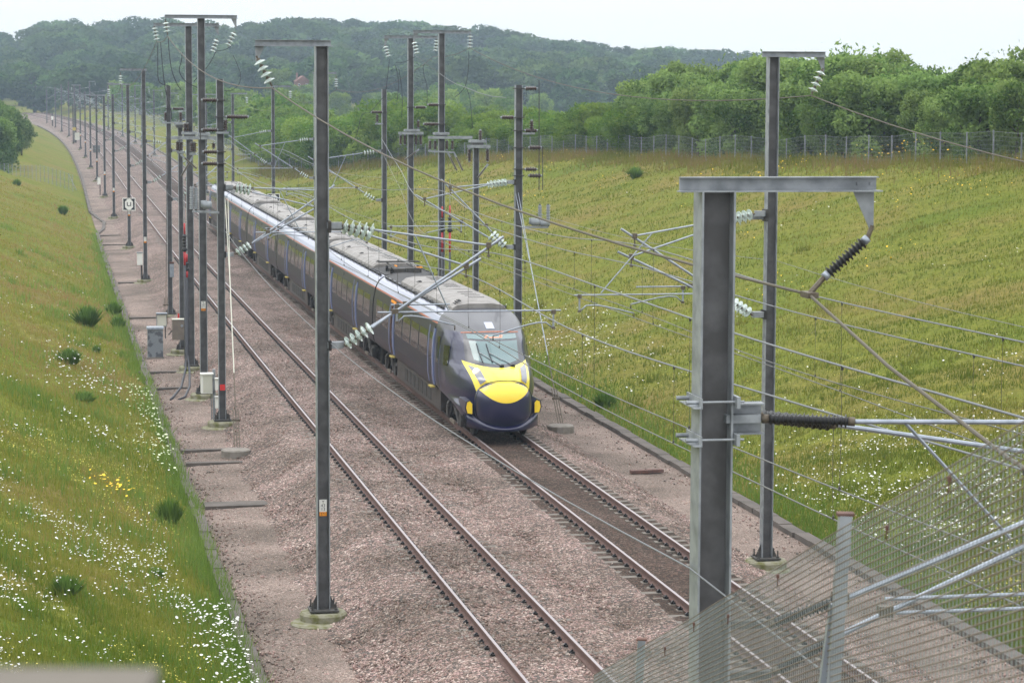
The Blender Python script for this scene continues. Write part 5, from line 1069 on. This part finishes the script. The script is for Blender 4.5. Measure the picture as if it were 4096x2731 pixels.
n = 230000; Y = ysamp(n, 42, 250, 1.0); blades('grass', n, Y, right_d(Y), .04, .17, 'grass_blade', 'meadow grass on the right bank')
n = 16000; Y = rng.uniform(104, 290, n); blades('grass', n, Y, crest_d(Y) + rng.normal(0, 1.0, n), .3, .8, 'grass_blade', 'tall seeding grass along the right-hand fence')
n = 17000; Y = ysamp(n, 38, 200, 1.3); blades('lush_grass', n, Y, -4.98 - np.abs(rng.normal(0, 1, n)*(.45 + .35*wob(Y, Y, .21, 1.))), .12, .55, 'grass_lush', 'lush green grass along the left-hand trough', 1.2)
n = 12000; Y = ysamp(n, 42, 120, 1.2); blades('lush_grass', n, Y, 10.05 + np.abs(rng.normal(0, .8, n)), .1, .35, 'grass_lush', 'fresh green grass along the right-hand trough', 1.2)
for side in (-1, 1):
    m_ = 190 if side < 0 else 70; cy = ysamp(m_, 40, 170, 1.1); cd = left_d(cy) if side < 0 else right_d(cy); k = rng.integers(0, m_, 12000 if side < 0 else 4000); sg_ = .12 + .4*rng.random(m_)
    Y = cy[k] + rng.normal(0, 1, len(k))*sg_[k]*1.6; d = cd[k] + rng.normal(0, 1, len(k))*sg_[k]; q = (d < -5.4) if side < 0 else (d > 10.3)
    blades('lush_grass', int(q.sum()), Y[q], d[q], .12, .5, 'grass_lush' if side < 0 else 'grass_blade', 'taller clumps of grass standing up on the %s bank' % ('left' if side < 0 else 'right'), 1.1)
# flowers: flat heads on the meadow, lifted to the height of the grass
def flowers(name, Y, d, r, hlo, hhi, m, label):
    n = len(Y); P = GZ(Y, d); P[:, 2] += rng.uniform(hlo, hhi, n); k = 6; an = np.arange(k)*2*np.pi/k
    nrm = rng.normal(0, .3, (n, 3)) + np.array([0, -.12, 1.0]); nrm /= np.linalg.norm(nrm, axis=1)[:, None]
    A = np.cross(nrm, np.array([0, 1., 0.1])); A /= np.linalg.norm(A, axis=1)[:, None]; B = np.cross(nrm, A); rr = r*(.5 + .85*rng.random(n)**1.5)
    V = P[:, None] + rr[:, None, None]*(np.cos(an)[None, :, None]*A[:, None] + np.sin(an)[None, :, None]*B[:, None])
    o = raw_mesh(name, V.reshape(-1, 3), np.arange(k*n).reshape(n, k), M[m]); o['kind'] = 'stuff'; o['label'] = label; return o
def clumpy(Y, d, s_, k, thr): return wob(d, Y*.6, s_, k) + .5*wob(d, Y, s_*2.7, k*2) + rng.normal(0, .45, len(Y)) > thr
Y = ysamp(13500, 36, 80, 1.6); d = left_d(Y); q = clumpy(Y, d, .5, 3., .35) & (rng.random(len(Y)) < np.interp(Y, [36, 58, 66, 80], [1, .9, .45, .12])) & ((d < -5.9 - .4*rng.random(len(Y))) | (Y < 52)); flowers('daisies', Y[q], d[q], .021, .18, .4, 'petal_white', 'white daisies scattered over the left bank')
Y = ysamp(3800, 70, 150, 1.3); d = left_d(Y); q = clumpy(Y, d, .8, 6., 1.15); flowers('daisies', Y[q], d[q], .03, .25, .45, 'petal_white', 'white daisies higher up the left bank')
n = 260; Y = rng.uniform(86, 97, n); d = -6.4 - 2.6*rng.random(n); flowers('daisies', Y, d, .03, .3, .6, 'petal_white', 'drift of white daisies below the feathery bush')
Y = ysamp(750, 38, 53, 1.); d = -5.15 - np.abs(rng.normal(0, .6, 750)); flowers('daisies', Y, d, .027, .3, .6, 'petal_white', 'white daisies spilling over the left-hand trough')
n = 3300; Y = rng.normal(60, 5.5, n); d = rng.normal(13.6, 2.2, n); q = (d > 10.6) & clumpy(Y, d, .7, 1., -.5); flowers('daisies', Y[q], d[q], .027, .2, .45, 'petal_white', 'dense white daisies low on the right bank')
n = 520; Y = rng.normal(103, 7, n); d = rng.normal(12.9, 1.3, n); q = d > 10.4; flowers('daisies', Y[q], d[q], .034, .2, .45, 'petal_white', 'white daisies on the right bank beside the train nose')
Y = ysamp(2600, 60, 170, 1.); d = right_d(Y); q = clumpy(Y, d, .35, 8., .9); flowers('daisies', Y[q], d[q], .03, .2, .4, 'petal_white', 'odd white daisies on the right bank')
n = 240; Y = ysamp(n, 72, 92, 1.); d = -5.3 - np.abs(rng.normal(0, .55, n)); flowers('umbels', Y, d, .035, .4, .8, 'petal_cream', 'creamy white umbels along the left-hand trough')
cy, cd = rng.uniform(95, 200, 34), rng.uniform(20, 33, 34); i = rng.integers(0, 34, 620); Y = cy[i] + rng.normal(0, 1.8, 620); d = cd[i] + rng.normal(0, .9, 620); q = d < crest_d(Y) + .5; flowers('ragwort', Y[q], d[q], .036, .3, .7, 'petal_yellow', 'yellow ragwort in loose groups on the right bank')
n = 70; Y = rng.normal(124, 4, n); d = crest_d(Y) - .3 + rng.normal(0, .4, n); flowers('ragwort', Y, d, .045, .6, 1.2, 'petal_yellow', 'tall yellow ragwort by the right-hand fence')
n = 55; Y = 65.5 + rng.normal(0, .8, n); d = -7.3 + rng.normal(0, .3, n); flowers('ragwort', Y, d, .035, .4, .6, 'petal_yellow', 'yellow ragwort cluster on the left bank')
Y = ysamp(26000, 36, 170, 1.4); d = left_d(Y); q = clumpy(Y, d, .3, 11., .55); flowers('clover', Y[q], d[q], .014, .1, .25, 'petal_pale', 'small yellow flowers in the left bank grass')
Y = ysamp(12000, 50, 170, 1.2); d = right_d(Y); q = clumpy(Y, d, .25, 13., .5); flowers('clover', Y[q], d[q], .016, .1, .25, 'petal_pale', 'small yellow flowers in the right bank grass')
# ------------------------------------------------------------------ the brick house at the foot of the hill
P = TP(640, 92, 0); hx, hy = -53.5, 640.
e = empty('brick_house', (hx, hy, 9.2), .3, 'red brick house half hidden by trees at the foot of the hill', 'house')
e.scale = (.48, .48, .48); b = MB(); b.box((0, 0, 1.2), (7.5, 6, 6.4)); b.build('wall', M['brick'], e)
b = MB(); b.prism([(-4.1, 4.4), (4.1, 4.4), (0, 7.4)], 'y', -3.4, 3.4); rf = b.build('roof', M['roof_tile'], e)
b = MB(); b.box((-2.6, .5, 7.2), (.8, .8, 3.4)); b.build('chimney', M['brick'], rf)
for x in (-2.2, 2.0):
    b = MB(); b.box((x, -3.02, 2.6), (1.1, .1, 1.3)); w_ = b.build('window', M['white_paint'], e); b = MB(); b.box((x, -3.08, 2.6), (.85, .04, 1.05)); b.build('pane', M['house_glass'], w_)
for dx, dy, h_, w_ in ((-2.6, -7, 3.4, 4.5), (2.4, -8, 3.0, 4.5), (5.5, -3, 6, 7), (-6, -2, 7, 8), (.3, -10, 2.0, 4)):
    plant_tree(rt.choice(MID), (hx + dx, hy + dy, 7.6), h_, w_, 'tree screening the red brick house at the foot of the hill', 'trees around the brick house')
# ------------------------------------------------------------------ haze
hb = MB(); hb.box((0, 780, 22), (1900, 1720, 62)); hz = hb.build('haze', [])
hz['kind'] = 'stuff'; hz['label'] = 'pale summer haze over the valley'
hm = bpy.data.materials.new('haze'); hm.use_nodes = True; t = hm.node_tree; t.nodes.clear(); o_ = nd(t, 'ShaderNodeOutputMaterial'); pv = nd(t, 'ShaderNodeVolumePrincipled')
pv.inputs['Density'].default_value = .00028; pv.inputs['Color'].default_value = (.66, .83, 1.0, 1); pv.inputs['Anisotropy'].default_value = .0
t.links.new(pv.outputs[0], o_.inputs['Volume']); hz.data.materials.clear(); hz.data.materials.append(hm)
